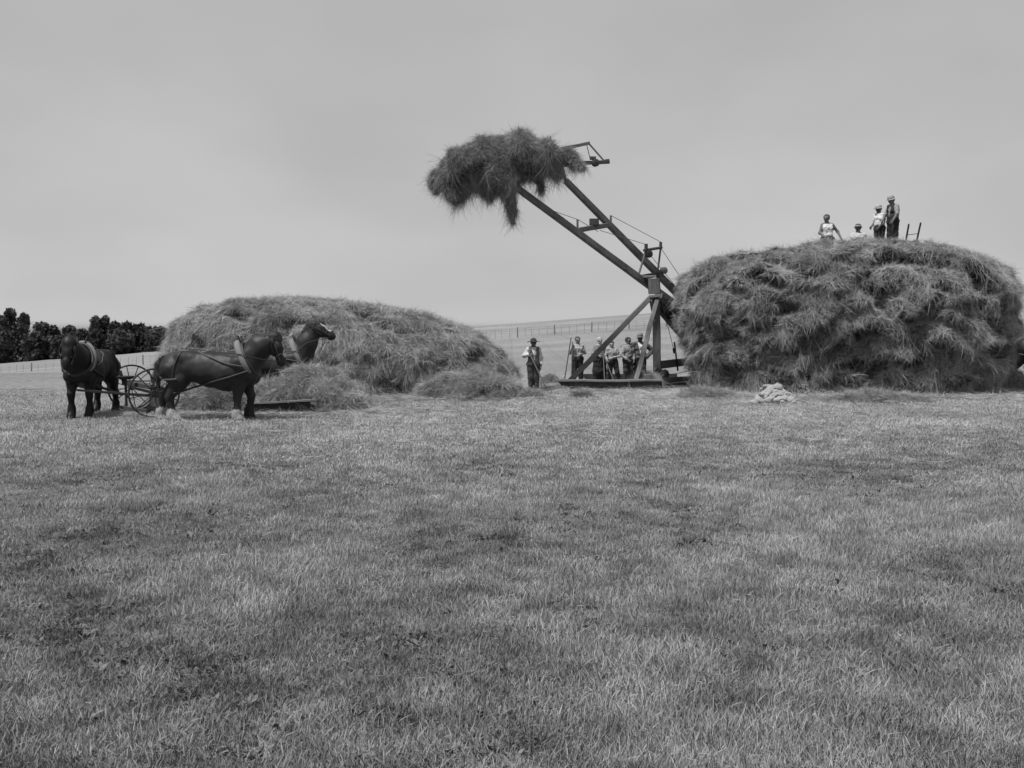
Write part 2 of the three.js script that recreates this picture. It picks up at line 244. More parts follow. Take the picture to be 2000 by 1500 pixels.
{
  const d = 33.2, c = at(664, HY, d); c.y = 0;
  const g = heapGeo({ a: 5.55, b: 3.4, h: 2.83, pow: 2.5, ledge: 0.22, lf: 0.8, lump: 0.28, hol: 0.34, seed: 15, nu: 280, nv: 90,
    profile: [[1, 0], [0.995, 0.22], [0.965, 0.45], [0.9, 0.66], [0.78, 0.83], [0.6, 0.94], [0.35, 0.99], [0, 1]],
    crest: (x) => poly([[-1, 1.2], [-0.85, 1.13], [-0.6, 1.05], [-0.2, 1.02], [0.28, 0.93], [0.53, 0.87], [0.73, 0.78], [0.85, 0.72], [1, 0.6]], x) });
  const t = thing('hay_stack', 'long low haystack behind the two harnessed horses, sloping down to the right', 'haystack', c);
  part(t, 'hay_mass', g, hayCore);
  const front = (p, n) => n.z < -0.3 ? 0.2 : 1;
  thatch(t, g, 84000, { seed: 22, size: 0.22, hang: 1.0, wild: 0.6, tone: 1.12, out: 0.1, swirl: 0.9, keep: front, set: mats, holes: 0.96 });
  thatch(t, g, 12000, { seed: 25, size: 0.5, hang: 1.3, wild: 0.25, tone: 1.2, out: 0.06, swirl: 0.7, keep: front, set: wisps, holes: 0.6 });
}
function heap(label, px, d, w, dep, h, n, o = {}) {
  const c = at(px, HY, d); c.y = groundY(c.x, c.z) - 0.02;
  const g = heapGeo({ a: w / 2, b: dep / 2, h, pow: 2.1, ledge: Math.min(0.25, h * 0.25), lf: 1.6, lump: Math.min(0.3, h * 0.4), seed: px * 0.37, nu: 90, nv: 30, profile: DOME, ...(o.crest ? { crest: o.crest } : {}) });
  const t = thing('hay_heap', label, 'hay heap', c);
  part(t, 'hay_mass', g, hayCore); thatch(t, g, Math.round(n * 1.8), { seed: px, size: 0.2, hang: 0.8, wild: 0.9, tone: 1.08, out: 0.06, swirl: 1.6, holes: 0.85, set: mats, ...o }); thatch(t, g, Math.round(n * 0.25), { seed: px + 1, size: 0.42, hang: 0.9, wild: 0.7, tone: 1.1, out: 0.05, swirl: 1.6, holes: 0.7, set: wisps });
  return t;
}
heap('loose hay heap carried on the sweep beside the horses', 606, 25.3, 3.0, 2.0, 1.02, 8000, { crest: (x) => poly([[-1, 1], [0, 1.0], [1, 0.9]], x) });
heap('small dark hay heap under the belly of the front horse', 432, 24.5, 2.2, 1.3, 0.6, 3000, { tone: 0.72 });
heap('wide low hay heap at the right foot of the long haystack', 925, 29.6, 3.1, 2.0, 0.72, 6000);
heap('tiny hay tuft lying behind the man in the wide hat', 1076, 36.2, 0.75, 0.7, 0.38, 600);
heap('small hay wisp on the ground in front of the man in the wide hat', 1046, 29.4, 0.75, 0.5, 0.2, 500);
heap('small hay wisp on the ground in front of the stacker runner', 1140, 29.9, 0.7, 0.5, 0.2, 500, { tone: 0.85 });
heap('ragged hay heap lying over the stacker base between runner and mast', 1262, 33.9, 1.0, 0.9, 0.5, 1500);
heap('low hay heap at the right foot of the tall haystack', 1945, 34.0, 2.2, 1.6, 0.75, 3600);
heap('flat hay scatter along the left foot of the tall haystack', 1385, 29.6, 1.9, 1.3, 0.26, 1800);
heap('flat hay scatter along the front foot of the tall haystack', 1720, 28.3, 3.2, 1.1, 0.24, 2600);

{
  const r = rng(91), l = tangles.map(() => []), M = new THREE.Matrix4(), q = new THREE.Quaternion(), e = new THREE.Euler();
  const spots = [[1640, 29.6, 6.2, 1.0, 900], [1400, 30.6, 1.6, 1.0, 260], [1930, 32, 2.2, 2.4, 420], [850, 29.3, 4.2, 0.9, 520], [600, 24.6, 3.6, 1.0, 420], [1190, 32.2, 3.0, 1.2, 360], [1120, 35.4, 2.4, 1.0, 200], [400, 23.6, 2.4, 0.8, 200], [1500, 27.6, 1.6, 0.8, 120], [1000, 22, 13, 8, 260]];
  for (const [px, d, w, dd, n] of spots) { const c = at(px, HY, d); for (let i = 0; i < n; i++) { const x = c.x + w * (r() + r() - 1), z = c.z + dd * (r() + r() - 1), k = 0.22 + 0.3 * r(); M.compose(V(x, groundY(x, z) + 0.03 + 0.05 * r(), z), q.setFromEuler(e.set(1.57 + (r() - 0.5) * 0.7, 0, r() * 6.28)), V(k, k, k * 0.6)); l[i % tangles.length].push([M.clone(), grey(0.75 + 0.5 * r())]); } }
  const G = new THREE.Group(); G.name = 'loose_hay'; G.userData = { kind: 'stuff', label: 'loose hay strewn on the ground round the stacks', category: 'hay' }; scene.add(G); l.forEach((x, i) => instanced(G, 'hay_strands', tangles[i], hayMat, x));
}
// ---------------------------------------------------------------- stubble
{
  const geos = [grassGeo(1, 22, 0.08, 0.078, 0.0034, 0.4), grassGeo(2, 20, 0.09, 0.062, 0.0032, 0.7), grassGeo(3, 22, 0.1, 0.082, 0.0032, 0.35), grassGeo(4, 17, 0.1, 0.055, 0.0036, 1.4), grassGeo(5, 8, 0.06, 0.125, 0.003, 0.4)];
  const far = [grassGeo(6, 20, 0.17, 0.085, 0.0058, 0.4), grassGeo(7, 20, 0.19, 0.07, 0.006, 0.7)];
  const weeds = [weedGeo(1), weedGeo(2)];
  const all = [...geos, ...far, ...weeds], lists = all.map(() => []), r = rng(77), M = new THREE.Matrix4(), Q = new THREE.Quaternion(), E = new THREE.Euler();
  const put = (i, x, z, k, ky, c, tilt) => { E.set((r() - 0.5) * tilt, r() * 6.28, (r() - 0.5) * tilt); M.compose(V(x, groundY(x, z), z), Q.setFromEuler(E), V(k, k * ky, k)); lists[i].push([M.clone(), grey(c)]); };
  const patch = (x, z) => fbm(x * 0.55, 4, z * 0.4, 4) + 0.5 * fbm(x * 0.16, 8, z * 0.13, 3);
  const N1 = 105000;
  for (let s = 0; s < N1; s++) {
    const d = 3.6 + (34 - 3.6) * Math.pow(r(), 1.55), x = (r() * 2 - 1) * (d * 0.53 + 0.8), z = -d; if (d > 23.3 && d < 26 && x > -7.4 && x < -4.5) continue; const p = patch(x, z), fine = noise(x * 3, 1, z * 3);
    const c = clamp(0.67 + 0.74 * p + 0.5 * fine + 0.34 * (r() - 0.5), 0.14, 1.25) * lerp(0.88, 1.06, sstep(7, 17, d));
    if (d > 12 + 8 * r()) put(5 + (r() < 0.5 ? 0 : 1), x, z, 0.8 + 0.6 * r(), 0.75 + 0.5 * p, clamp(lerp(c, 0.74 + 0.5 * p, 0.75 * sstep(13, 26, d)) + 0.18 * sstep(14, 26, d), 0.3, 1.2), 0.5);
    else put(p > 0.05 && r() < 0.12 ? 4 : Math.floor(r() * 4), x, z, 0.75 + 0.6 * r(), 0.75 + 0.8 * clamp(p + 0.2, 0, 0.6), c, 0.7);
  }
  for (let s = 0; s < 7000; s++) { const d = 3.6 + 12 * Math.pow(r(), 1.4), x = (r() * 2 - 1) * (d * 0.53 + 0.8), z = -d; if (patch(x, z) + 0.5 * noise(x * 2.2, 6, z * 2.2) > -0.1) continue; put(7 + (r() < 0.5 ? 0 : 1), x, z, 0.38 + 0.42 * r(), 1, 0.22 + 0.2 * r(), 0.4); }
  const grassMat = mat(0.4, 0.95), G = new THREE.Group(); G.name = 'stubble_grass'; G.userData = { kind: 'stuff', label: 'short dry stubble grass covering the mown field', category: 'grass' }; scene.add(G);
  lists.forEach((l, i) => instanced(G, i > 6 ? 'weed_leaves' : 'grass_blades', all[i], grassMat, l));
}

// ---------------------------------------------------------------- far fence and trees
{
  const path = [[-120, 745], [0, 737], [500, 694], [950, 657], [1260, 641], [2120, 603]], t = thing('wire_fence', 'long wire fence of thin battens and thicker posts crossing the far field', 'fence');
  const postMat = mat(0.2, 1), batMat = mat(0.3, 1), top = [], r = rng(5), D = 130, gy = (px) => { const x = (px - 1000) / F * D; return V(x, groundY(x, -D), -D); };
  const bat = new THREE.CylinderGeometry(0.025, 0.028, 1.16, 5); const post = new THREE.CylinderGeometry(0.075, 0.09, 1.34, 7);
  let k = 0; for (let px = -100; px < 2100; px += 14.6, k++) { const p = gy(px + 3 * (r() - 0.5)); const big = k % 5 === 1; const o = part(t, big ? 'post' : 'batten', big ? post : bat, big ? postMat : batMat); o.position.set(p.x, p.y + (big ? 0.6 : 0.54), p.z); o.rotation.z = (r() - 0.5) * 0.08; top.push(p); }
  for (const h of [0.3, 0.6, 0.85, 1.08]) part(t, 'wire', tube(top.filter((_, i) => i % 5 === 1).map((p) => V(p.x, p.y + h, p.z + 0.09)), 0.006, 160, 4), wireMat);
}
{
  const leafGeo = (() => { const r = rng(3), out = { pos: [], idx: [] }; for (let i = 0; i < 9; i++) { const a = r() * 6.28, e = (r() - 0.35) * 1.6, L = 0.22 + 0.3 * r(); const d = V(Math.cos(a) * Math.cos(e), Math.sin(e), Math.sin(a) * Math.cos(e)), o = V(r() - 0.5, r() - 0.5, r() - 0.5).multiplyScalar(0.35); ribbon(out, [o, o.clone().addScaledVector(d, L * 0.5), o.clone().addScaledVector(d, L).add(V(0, -0.05, 0))], 0.16, V(-Math.sin(a), 0.2, Math.cos(a)).normalize()); } return finish(out); })();
  const leafMat = mat(0.06, 0.9), bark = mat(0.05, 1), r = rng(8);
  const list = [[-18, 612, 52, 'round'], [18, 606, 46, 'point'], [46, 614, 40, 'point'], [82, 630, 34, 'round'], [104, 640, 34, 'point'], [137, 638, 40, 'round'], [160, 645, 36, 'round'], [186, 622, 36, 'point'], [205, 621, 36, 'point'], [226, 630, 36, 'round'], [247, 632, 30, 'point'], [270, 634, 34, 'round'], [292, 643, 32, 'point'], [312, 640, 34, 'round'], [334, 648, 34, 'point'], [2, 640, 44, 'round'], [66, 650, 40, 'round'], [118, 655, 40, 'round'], [236, 648, 44, 'round']];
  const words = ['first', 'second', 'third', 'fourth', 'fifth', 'sixth', 'seventh', 'eighth', 'ninth', 'tenth', 'eleventh', 'twelfth', 'thirteenth', 'fourteenth', 'fifteenth', 'sixteenth', 'seventeenth', 'eighteenth', 'nineteenth'];
  const order = list.map((e, i) => i).sort((i, j) => list[i][0] - list[j][0]);
  list.forEach(([px, py, wpx, kind], i) => {
    const d = 222 + (i > 14 ? -4 : 6 * (r() - 0.3)), base = at(px, HY, d); base.y = groundY(base.x, base.z) - 0.1;
    const H = EYE - (py - HY) / F * d - base.y, R = wpx / F * d / 2 * 1.45;
    const rank = order.indexOf(i);
    const t = thing('tree', `${kind === 'round' ? 'round-topped' : 'pointed'} dark tree, ${words[rank]} from the left in the far tree line`, 'tree', base);
    const limbs = [rod(V(0, 0, 0), V(0.1, H * 0.85, 0), 0.28, 0.06)]; for (let k = 0; k < 6; k++) { const h = H * (0.2 + 0.1 * k), a = r() * 6.28; limbs.push(rod(V(0, h, 0), V(Math.cos(a) * R * 0.7, h + R * 0.5, Math.sin(a) * R * 0.7), 0.1, 0.03, 5)); }
    part(t, 'trunk', merge(limbs), bark);
    const cl = [], M = new THREE.Matrix4(), q = new THREE.Quaternion(), e = new THREE.Euler();
    const lobes = [], nl = 11; for (let q2 = 0; q2 < nl; q2++) { const v = (q2 + 0.4) / nl, w = kind === 'round' ? Math.pow(Math.max(0.05, 1 - Math.pow(Math.abs(v - 0.38) / 0.66, 2.4)), 0.6) : Math.pow(1 - v, 0.75) * 1.1, a = r() * 6.28, o = R * w * 0.62 * r(); const lr = R * (0.22 + 0.4 * w) * (0.75 + 0.5 * r()); lobes.push([Math.cos(a) * o, Math.min(H * v + 0.2 * R, H - lr * 0.8), Math.sin(a) * o, lr]); }
    lobes.push([0.1 * R, H * 0.9, 0, H * 0.1]);
    for (let k = 0; k < 2600; k++) {
      const l = lobes[k % lobes.length], u = r() * 2 - 1, a = r() * 6.28, q3 = Math.sqrt(1 - u * u), s = Math.cbrt(0.1 + 0.9 * r()) * l[3] * (0.85 + 0.9 * fbm(Math.cos(a) * q3 * 2.2 + l[0] * 3, u * 2.2 + l[1], Math.sin(a) * q3 * 2.2 + i, 3)), x = l[0] + Math.cos(a) * q3 * s, y = Math.max(0.1, l[1] + u * s * (kind === 'point' ? 1.35 : 1)), z = l[2] + Math.sin(a) * q3 * s;
      if (noise(x * 0.9 + i * 3, y * 0.9, z * 0.9) < -0.3) continue;
      M.compose(V(x, y, z), q.setFromEuler(e.set(r() * 6, r() * 6, r() * 6)), V(1, 1, 1).multiplyScalar(0.4 + 0.8 * r())); cl.push([M.clone(), grey(clamp(0.8 + 1.3 * noise(x * 0.7, y * 0.7, z * 0.7), 0.35, 1.5))]);
    }
    instanced(t, 'crown', leafGeo, leafMat, cl);
  });
}

// ---------------------------------------------------------------- the stacker
{
  const t = thing('hay_stacker', 'tall wooden swing-boom hay stacker on runners beside the tall haystack', 'hay stacker');
  const d0 = 33.3;
  // base
  const run = (d, x0, x1) => { const L = at(x0, HY, d), R = at(x1, HY, d); const s = new THREE.Shape([[L.x, 0.3], [L.x + 0.1, 0.2], [L.x + 0.75, 0.03], [R.x, 0.03], [R.x, 0.3]].map((p) => new THREE.Vector2(...p))); const g = new THREE.ExtrudeGeometry(s, { depth: 0.26, bevelEnabled: true, bevelSize: 0.012, bevelThickness: 0.012, bevelSegments: 1 }); g.translate(0, 0, -d); return g; };
  part(t, 'runner', run(33.2, 1090, 1290), woodDark); part(t, 'runner', run(38.6, 1125, 1320), woodDark);
  part(t, 'top_plank', beam(V(at(1084, 0, 33.05).x, 0.335, -33.08), V(at(1290, 0, 33.05).x, 0.335, -33.08), 0.42, 0.06), woodPale);
  part(t, 'skid_block', beam(V(at(1118, 0, d0).x, 0.05, -32.96), V(at(1118, 0, d0).x, 0.05, -32.75), 0.3, 0.2), woodDark);
  for (const px of [1180, 1196]) part(t, 'skid_block', beam(V(at(px, 0, 33).x - 0.14, 0.02, -32.85), V(at(px, 0, 33).x + 0.14, 0.02, -32.85), 0.2, 0.13), woodDark);
  const cross = (px, w) => part(t, 'cross_beam', beam(V(at(px, HY, 33.0).x, 0.405, -33.0), V(at(px, HY, 33.0).x + 0.3, 0.405, -38.7), w, 0.2), wood);
  cross(1268, 0.24); part(t, 'cross_beam', beam(V(at(1252, HY, 34.9).x, 0.17, -34.75), V(at(1362, HY, 36).x, 0.2, -36.2), 0.26, 0.28), wood);
  // mast
  const foot = V(at(1284, 0, 34.95).x, 0.3, -34.95), head = at(1281, 578, 34.8);
  part(t, 'mast_post', beam(foot, head, 0.24, 0.25, V(0, 0, 1)), wood);
  part(t, 'mast_head', beam(at(1278, 574, 34.7), at(1276.5, 544, 34.7), 0.38, 0.34, V(0, 0, 1)), wood);
  part(t, 'mast_cap', beam(at(1256, 541, 34.7), at(1280.5, 539.5, 34.7), 0.3, 0.07), woodPale);
  part(t, 'brace', beam(at(1109, 748, 33.4), at(1270, 582, 34.6), 0.165, 0.16, V(0, 0, 1)), wood);
  part(t, 'brace', beam(at(1242, 742, 33.45), at(1283, 586, 34.55), 0.14, 0.14, V(0, 0, 1)), woodPale);
  part(t, 'brace', beam(at(1273, 588, 34.62), at(1277, 628, 34.7), 0.12, 0.14, V(0, 0, 1), 0.6), wood);
  part(t, 'brace_collar', beam(at(1268, 579, 34.55), at(1290, 577.5, 34.55), 0.2, 0.09), woodPale);
  for (const [a, b, m] of [[[1289, 577, 35.2], [1352, 640, 37.4], wood], [[1284, 588, 35.5], [1346, 657, 37.9], woodDark], [[1284, 600, 35.7], [1342, 668, 38.2], woodDark]]) part(t, 'counter_strut', beam(at(...a), at(...b), 0.17, 0.19, V(0, 1, 0)), m);
  // booms
  const A0 = at(1008, 366, 32), A1 = at(1356, 622, 36.2), B0 = at(1104, 352, 33.4), B1 = at(1350, 601, 36.6);
  part(t, 'boom', beam(A0, A1, 0.165, 0.185, V(0, 1, 0), 1.25), wood); part(t, 'boom', beam(B0, B1, 0.165, 0.185, V(0, 1, 0), 1.25), wood);
  const on = (P, Q, px) => { let lo = 0, hi = 1; for (let i = 0; i < 40; i++) { const m = (lo + hi) / 2, p = P.clone().lerp(Q, m); if (p.x / -p.z * F + 1000 < px) lo = m; else hi = m; } return P.clone().lerp(Q, lo); };
  const up = (p, h) => p.clone().add(V(0, h, 0));
  const c1 = on(A0, A1, 1128), c2 = on(B0, B1, 1193);
  part(t, 'cross_bar', beam(up(c1, 0.06), up(c2, 0.06), 0.12, 0.16), wood);
  const mid = c1.clone().lerp(c2, 0.5); part(t, 'bracket', beam(up(mid, 0.14), up(mid, 0.34), 0.3, 0.24, V(0, 0, 1)), woodDark);
  part(t, 'peg', rod(up(c1, 0.1), up(c1, 0.42), 0.035), wood); part(t, 'peg', rod(up(c2, 0.1), up(c2, 0.36), 0.035), wood);
  const e1 = on(A0, A1, 1252), e2 = on(B0, B1, 1287); part(t, 'cross_bar', beam(up(e1, 0.06), up(e2, 0.02), 0.14, 0.16), woodDark);
  // gantry above the boom foot
  const g1 = at(1262, 488, 35.0), g2 = at(1290.5, 484, 35.9), f1 = on(A0, A1, 1246), f2 = on(B0, B1, 1284);
  part(t, 'gantry_leg', rod(f1, g1, 0.035), wood); part(t, 'gantry_leg', rod(f2, g2, 0.035), wood); part(t, 'gantry_bar', rod(at(1258, 489, 34.9), at(1292, 483.5, 35.95), 0.05), woodDark);
  part(t, 'peg', rod(g1, up(g1, 0.2), 0.06), woodDark); part(t, 'peg', rod(g2, up(g2, 0.2), 0.05), woodDark);
  const wheel = (p, r, w) => { const g = new THREE.LatheGeometry([[0.02, -w / 2], [r, -w / 2], [r * 0.9, -w * 0.15], [r * 0.9, w * 0.15], [r, w / 2], [0.02, w / 2]].map((q) => new THREE.Vector2(...q)), 22); g.rotateX(Math.PI / 2); g.rotateY(0.35); g.translate(p.x, p.y, p.z); return g; };
  part(t, 'pulley', wheel(at(1267, 496, 35.0), 0.13, 0.1), iron);
  const pin = on(B0, B1, 1291); part(t, 'pulley', wheel(up(pin, 0.22).add(V(0.08, 0, 0.1)), 0.12, 0.12), wood);
  // hoisting lines
  const wire = (...p) => part(t, 'wire', p.length === 2 ? rod(p[0], p[1], 0.01, 0.01, 5) : tube(p, 0.01, 40, 5), wireMat);
  wire(at(1052, 402, 32.4), up(c1, 0.42)); wire(up(c1, 0.42), at(1168, 452, 34)); wire(up(c2, 0.36), up(g2, 0.2)); wire(at(1172, 450, 34), up(g1, 0.18));
  wire(g2, at(1345, 566, 36.8)); wire(g1, at(1336, 580, 36.4)); wire(at(1286, 560, 34.6), at(1305, 640, 35.0), at(1318, 690, 35.6));
  // right side rails and winch
  part(t, 'rail', beam(at(1289, 713, 34.9), at(1362, 704, 36.6), 0.12, 0.26), wood);
  part(t, 'rail', beam(at(1281, 706, 34.7), at(1281, 722, 34.7), 0.1, 0.1, V(0, 0, 1)), wood);
  part(t, 'hook_rod', rod(at(1317, 668, 35.4), at(1324, 724, 35.5), 0.03), iron); part(t, 'hook_rod', rod(at(1316.5, 680, 35.4), at(1318.5, 690, 35.4), 0.06), iron);
  part(t, 'winch_drum', wheel(at(1294, 731, 34.6), 0.17, 0.3), iron); part(t, 'winch_frame', beam(at(1277, 746, 34.55), at(1296, 728, 34.5), 0.08, 0.1), woodDark);
  wire(at(1299, 733, 34.6), at(1340, 726, 36)); wire(at(1280, 752, 34.2), at(1352, 744, 35.2)); wire(at(1130, 730, 34.4), at(1165, 745, 35.0));
  // fork that carries the load
  const q = 32.6;
  part(t, 'fork_beam', beam(at(985, 325, 32), at(1190, 316, q), 0.11, 0.11), woodDark);
  part(t, 'fork_beam', beam(at(1080, 294, 32), at(1151, 279.5, q), 0.09, 0.1), wood);
  part(t, 'fork_stay', rod(at(1150, 280, q), at(1179, 313, q), 0.028), wood); part(t, 'fork_stay', rod(at(1146, 283, q), at(1153, 312, q), 0.012), iron);
  part(t, 'fork_tip', beam(at(1181, 315, q), at(1190, 314, q), 0.14, 0.11), woodDark);
  part(t, 'pulley', wheel(at(1163, 318, 32.45), 0.12, 0.1), woodDark); part(t, 'pulley_block', beam(at(1152, 309, 32.5), at(1164, 309, 32.5), 0.12, 0.1), woodDark);
  part(t, 'fork_tooth', rod(at(1078, 300, 32), at(1074.5, 266, 32), 0.06, 0.02), wood);
  part(t, 'boom_iron', rod(B0.clone().add(V(0.02, -0.05, 0)), at(1099, 326, 32.8), 0.045, 0.03), iron);
  part(t, 'boom_iron', rod(A0.clone().add(V(0.02, 0, 0)), at(1002, 330, 32.0), 0.045, 0.03), iron);
  for (const [x, y] of [[880, 332], [930, 318], [990, 310], [1040, 316]]) part(t, 'fork_tooth', rod(at(x + 90, y + 8, 32.3), at(x - 8, y + 6, 31.6), 0.045, 0.02), wood);
}
{ // the load of hay in the air
  const d = 32, m = d / F, c = at(985, 325, d), B = (px, py, r, dz = 0, px2 = px, py2 = py, r2 = r, dz2 = dz) => { const a = at(px, py, d), b = at(px2, py2, d); return [a.x - c.x, a.y - c.y, dz, b.x - c.x, b.y - c.y, dz2, r * m, r2 * m]; };
  const caps = [B(866, 352, 22, 0, 900, 325, 32), B(900, 322, 30, 0.3, 948, 310, 34), B(948, 308, 34, 0, 1018, 294, 35, -0.2), B(1018, 294, 34, 0.3, 1060, 304, 24), B(1060, 306, 24, 0, 1112, 316, 17), B(1108, 312, 14, -0.2, 1130, 322, 9), B(970, 335, 32, 0.3, 992, 358, 24), B(905, 342, 22, -0.4, 1010, 325, 30, -0.5), B(876, 362, 20, 0.2, 886, 396, 9), B(860, 360, 16, 0.1, 856, 374, 8), B(940, 355, 20, 0.1, 962, 398, 7), B(988, 372, 19, 0.2, 1004, 436, 4), B(1050, 325, 18, -0.3, 1060, 376, 5), B(1030, 325, 24, 0.1, 1092, 338, 13), B(922, 300, 14, 0, 936, 276, 9), B(936, 276, 9, 0, 948, 266, 5), B(1133, 318, 9, 0, 1146, 340, 4), B(905, 372, 12, 0.1, 900, 384, 6), B(925, 360, 14, 0, 934, 380, 6)];
  const t = thing('hay_load', 'ragged hanging load of hay lifted high on the stacker fork', 'hay load', c);
  const g = nets(caps, 0.25, 0.06, { post: (v, x, y, z) => v + 0.075 + 0.34 * fbm(x * 1.9, y * 1.9, z * 1.9, 4) });
  part(t, 'hay_mass', g, hayCore); thatch(t, g, 30000, { seed: 5, size: 0.22, hang: 0.8, wild: 0.85, tone: 0.84, out: 0.1, swirl: 1.6, set: mats });
  thatch(t, g, 4500, { seed: 6, size: 0.46, hang: 1.2, wild: 0.6, tone: 0.9, out: 0.06, swirl: 1.6, set: wisps, holes: 0.7 });
  thatch(t, g, 9000, { seed: 7, size: 0.6, hang: 0.6, wild: 0.3, tone: 0.7, out: -0.05, swirl: 0.2, set: wisps, holes: 0, keep: (p, n) => (n.y < -0.1 && noise(p.x * 2.2, p.y, p.z * 2.2) > 0.12 ? 1 : 0), drop: 1.6 });
}
{ // ladder behind the tall stack
  const t = thing('ladder', 'ladder leaning on the back of the tall haystack, its two rails showing', 'ladder');
  const a = at(1776, 438, 36.6), b = at(1798, 435, 36.6), a2 = V(a.x + 0.55, 0.02, -41.2), b2 = V(b.x + 0.6, 0.02, -41.2);
  part(t, 'rail', beam(a, a2, 0.045, 0.06, V(0, 0, 1)), woodDark); part(t, 'rail', beam(b, b2, 0.045, 0.06, V(0, 0, 1)), woodDark);
  for (let i = 0; i < 17; i++) { const k = 0.062 + i * 0.056; part(t, 'rung', rod(a.clone().lerp(a2, k), b.clone().lerp(b2, k), 0.014), wood); }
}
{ // sweep under the loose hay
  const t = thing('hay_sweep', 'low wooden hay sweep with a long plank edge beside the front horse', 'hay sweep');
  part(t, 'side_plank', beam(at(480, 788, 24.0), at(608, 782, 24.2), 0.1, 0.045), woodPale); part(t, 'side_board', beam(at(480, 800, 24.02), at(606, 795, 24.22), 0.05, 0.24), mat(0.02, 0.9)); part(t, 'side_board', beam(at(380, 812, 24.0), at(470, 808, 24.0), 0.05, 0.16), mat(0.02, 0.9));
  for (let i = 0; i < 6; i++) part(t, 'tooth', beam(V(at(420, 0, 24).x, 0.1, -24.3 - i * 0.36), V(at(640 + 8 * i, 0, 24).x, 0.05, -24.3 - i * 0.36), 0.07, 0.07, V(0, 1, 0), 0.5), woodDark);
  part(t, 'head_beam', beam(V(at(430, 0, 24).x, 0.2, -24.1), V(at(440, 0, 24).x, 0.2, -26.3), 0.14, 0.14), woodDark);
}
{ // canvas on the ground, a heap of rounded folds
  const c = at(1517, HY, 27.5); c.y = groundY(c.x, c.z) + 0.02; const r = rng(64), caps = [];
  const C = (...a) => caps.push(a);
  C(-0.32, 0.1, 0.0, -0.02, 0.2, -0.02, 0.16, 0.22); C(-0.02, 0.2, -0.02, 0.2, 0.12, 0.06, 0.2, 0.14); C(-0.1, 0.3, -0.06, 0.0, 0.34, -0.02, 0.14, 0.13);
  C(-0.42, 0.08, 0.12, -0.56, 0.02, 0.22, 0.11, 0.05); C(0.16, 0.1, 0.2, 0.26, 0.06, 0.3, 0.12, 0.08); C(0.24, 0.12, -0.02, 0.42, 0.05, 0.06, 0.12, 0.08); C(0.42, 0.05, 0.06, 0.74, 0.02, 0.05, 0.07, 0.025); C(-0.25, 0.08, 0.24, 0.02, 0.07, 0.28, 0.09, 0.1);
  for (let i = 0; i < 16; i++) { const x = -0.45 + 0.8 * r(), z = -0.1 + 0.45 * r(), y = 0.42 * Math.exp(-x * x * 5) * (1 - z * 0.9) + 0.04 * r(), a = (r() - 0.5) * 2.6; C(x - 0.16 * Math.cos(a), Math.max(0.02, y - 0.12 * r()), z - 0.08, x + 0.16 * Math.cos(a), Math.max(0.02, y - 0.16 * r()), z + 0.1 * Math.sin(a), 0.02 + 0.03 * r(), 0.015 + 0.02 * r()); }
  const g = nets(caps, 0.045, 0.012, { post: (v, x, y, z) => Math.max(v + 0.05 * noise(x * 4.5, y * 4.5, z * 4.5) + 0.16 * (0.22 - Math.min(0.22, Math.abs(noise(x * 5 + 4, y * 6, z * 5)))) - 0.006 + 0.012 * noise(x * 19, y * 19, z * 19), -y) });
  const t = thing('canvas_sheet', 'crumpled pale canvas sheet lying at the front foot of the tall haystack', 'canvas', c); g.scale(1.2, 1.12, 1.1); part(t, 'cloth', g, mat(0.29, 0.95));
}

// ---------------------------------------------------------------- people
const skinC = 0.2;
function headGeo(skin, hatless) {
  const caps = [[0, 0.035, -0.012, 0, 0.03, 0.012, 0.088, 0.088], [0, -0.02, 0.03, 0, -0.075, 0.045, 0.062, 0.043], [0, 0.022, 0.09, 0, -0.025, 0.112, 0.012, 0.018], [0.078, 0.0, -0.005, 0.085, -0.035, 0, 0.018, 0.012], [-0.078, 0.0, -0.005, -0.085, -0.035, 0, 0.018, 0.012], [-0.045, 0.025, 0.075, 0.045, 0.025, 0.075, 0.02, 0.02], [-0.035, -0.06, 0.03, 0.035, -0.06, 0.03, 0.035, 0.035], [0, -0.05, -0.01, 0, -0.16, -0.02, 0.058, 0.062]];
  return nets(caps, 0.03, 0.009, { color: (x, y, z) => { if (z > 0.06 && Math.hypot(Math.abs(x) - 0.033, y - 0.004) < 0.017) return skin * 0.3; if (z > 0.05 && Math.abs(y + 0.062) < 0.008 && Math.abs(x) < 0.028) return skin * 0.45; return skin; } });
}
function handCaps(w, f, n, side, curl) {             // wrist, finger direction, back-of-hand normal
  const s = f.clone().cross(n).normalize().multiplyScalar(side), caps = [], P = (a, b, c) => w.clone().addScaledVector(f, a).addScaledVector(s, b).addScaledVector(n, c), C = (p, q, a, b) => caps.push([p.x, p.y, p.z, q.x, q.y, q.z, a, b]);
  for (const b of [-0.028, -0.009, 0.01, 0.028]) C(P(0.0, b * 0.7, 0), P(0.085, b, 0), 0.017, 0.014);
  [[-0.03, 0.062], [-0.01, 0.075], [0.011, 0.07], [0.031, 0.055]].forEach(([b, L]) => { const k = P(0.09, b, 0), m = P(0.09 + L * 0.5 * Math.cos(curl), b, -L * 0.6 * Math.sin(curl)), e = P(0.09 + L * (0.5 * Math.cos(curl) + 0.5 * Math.cos(curl * 2)), b, -L * (0.6 * Math.sin(curl) + 0.5 * Math.sin(curl * 2))); C(k, m, 0.01, 0.009); C(m, e, 0.009, 0.008); });
  C(P(0.02, 0.03, -0.005), P(0.06, 0.058, -0.018), 0.014, 0.011); C(P(0.06, 0.058, -0.018), P(0.09, 0.055, -0.035), 0.011, 0.009);
  return caps;
}
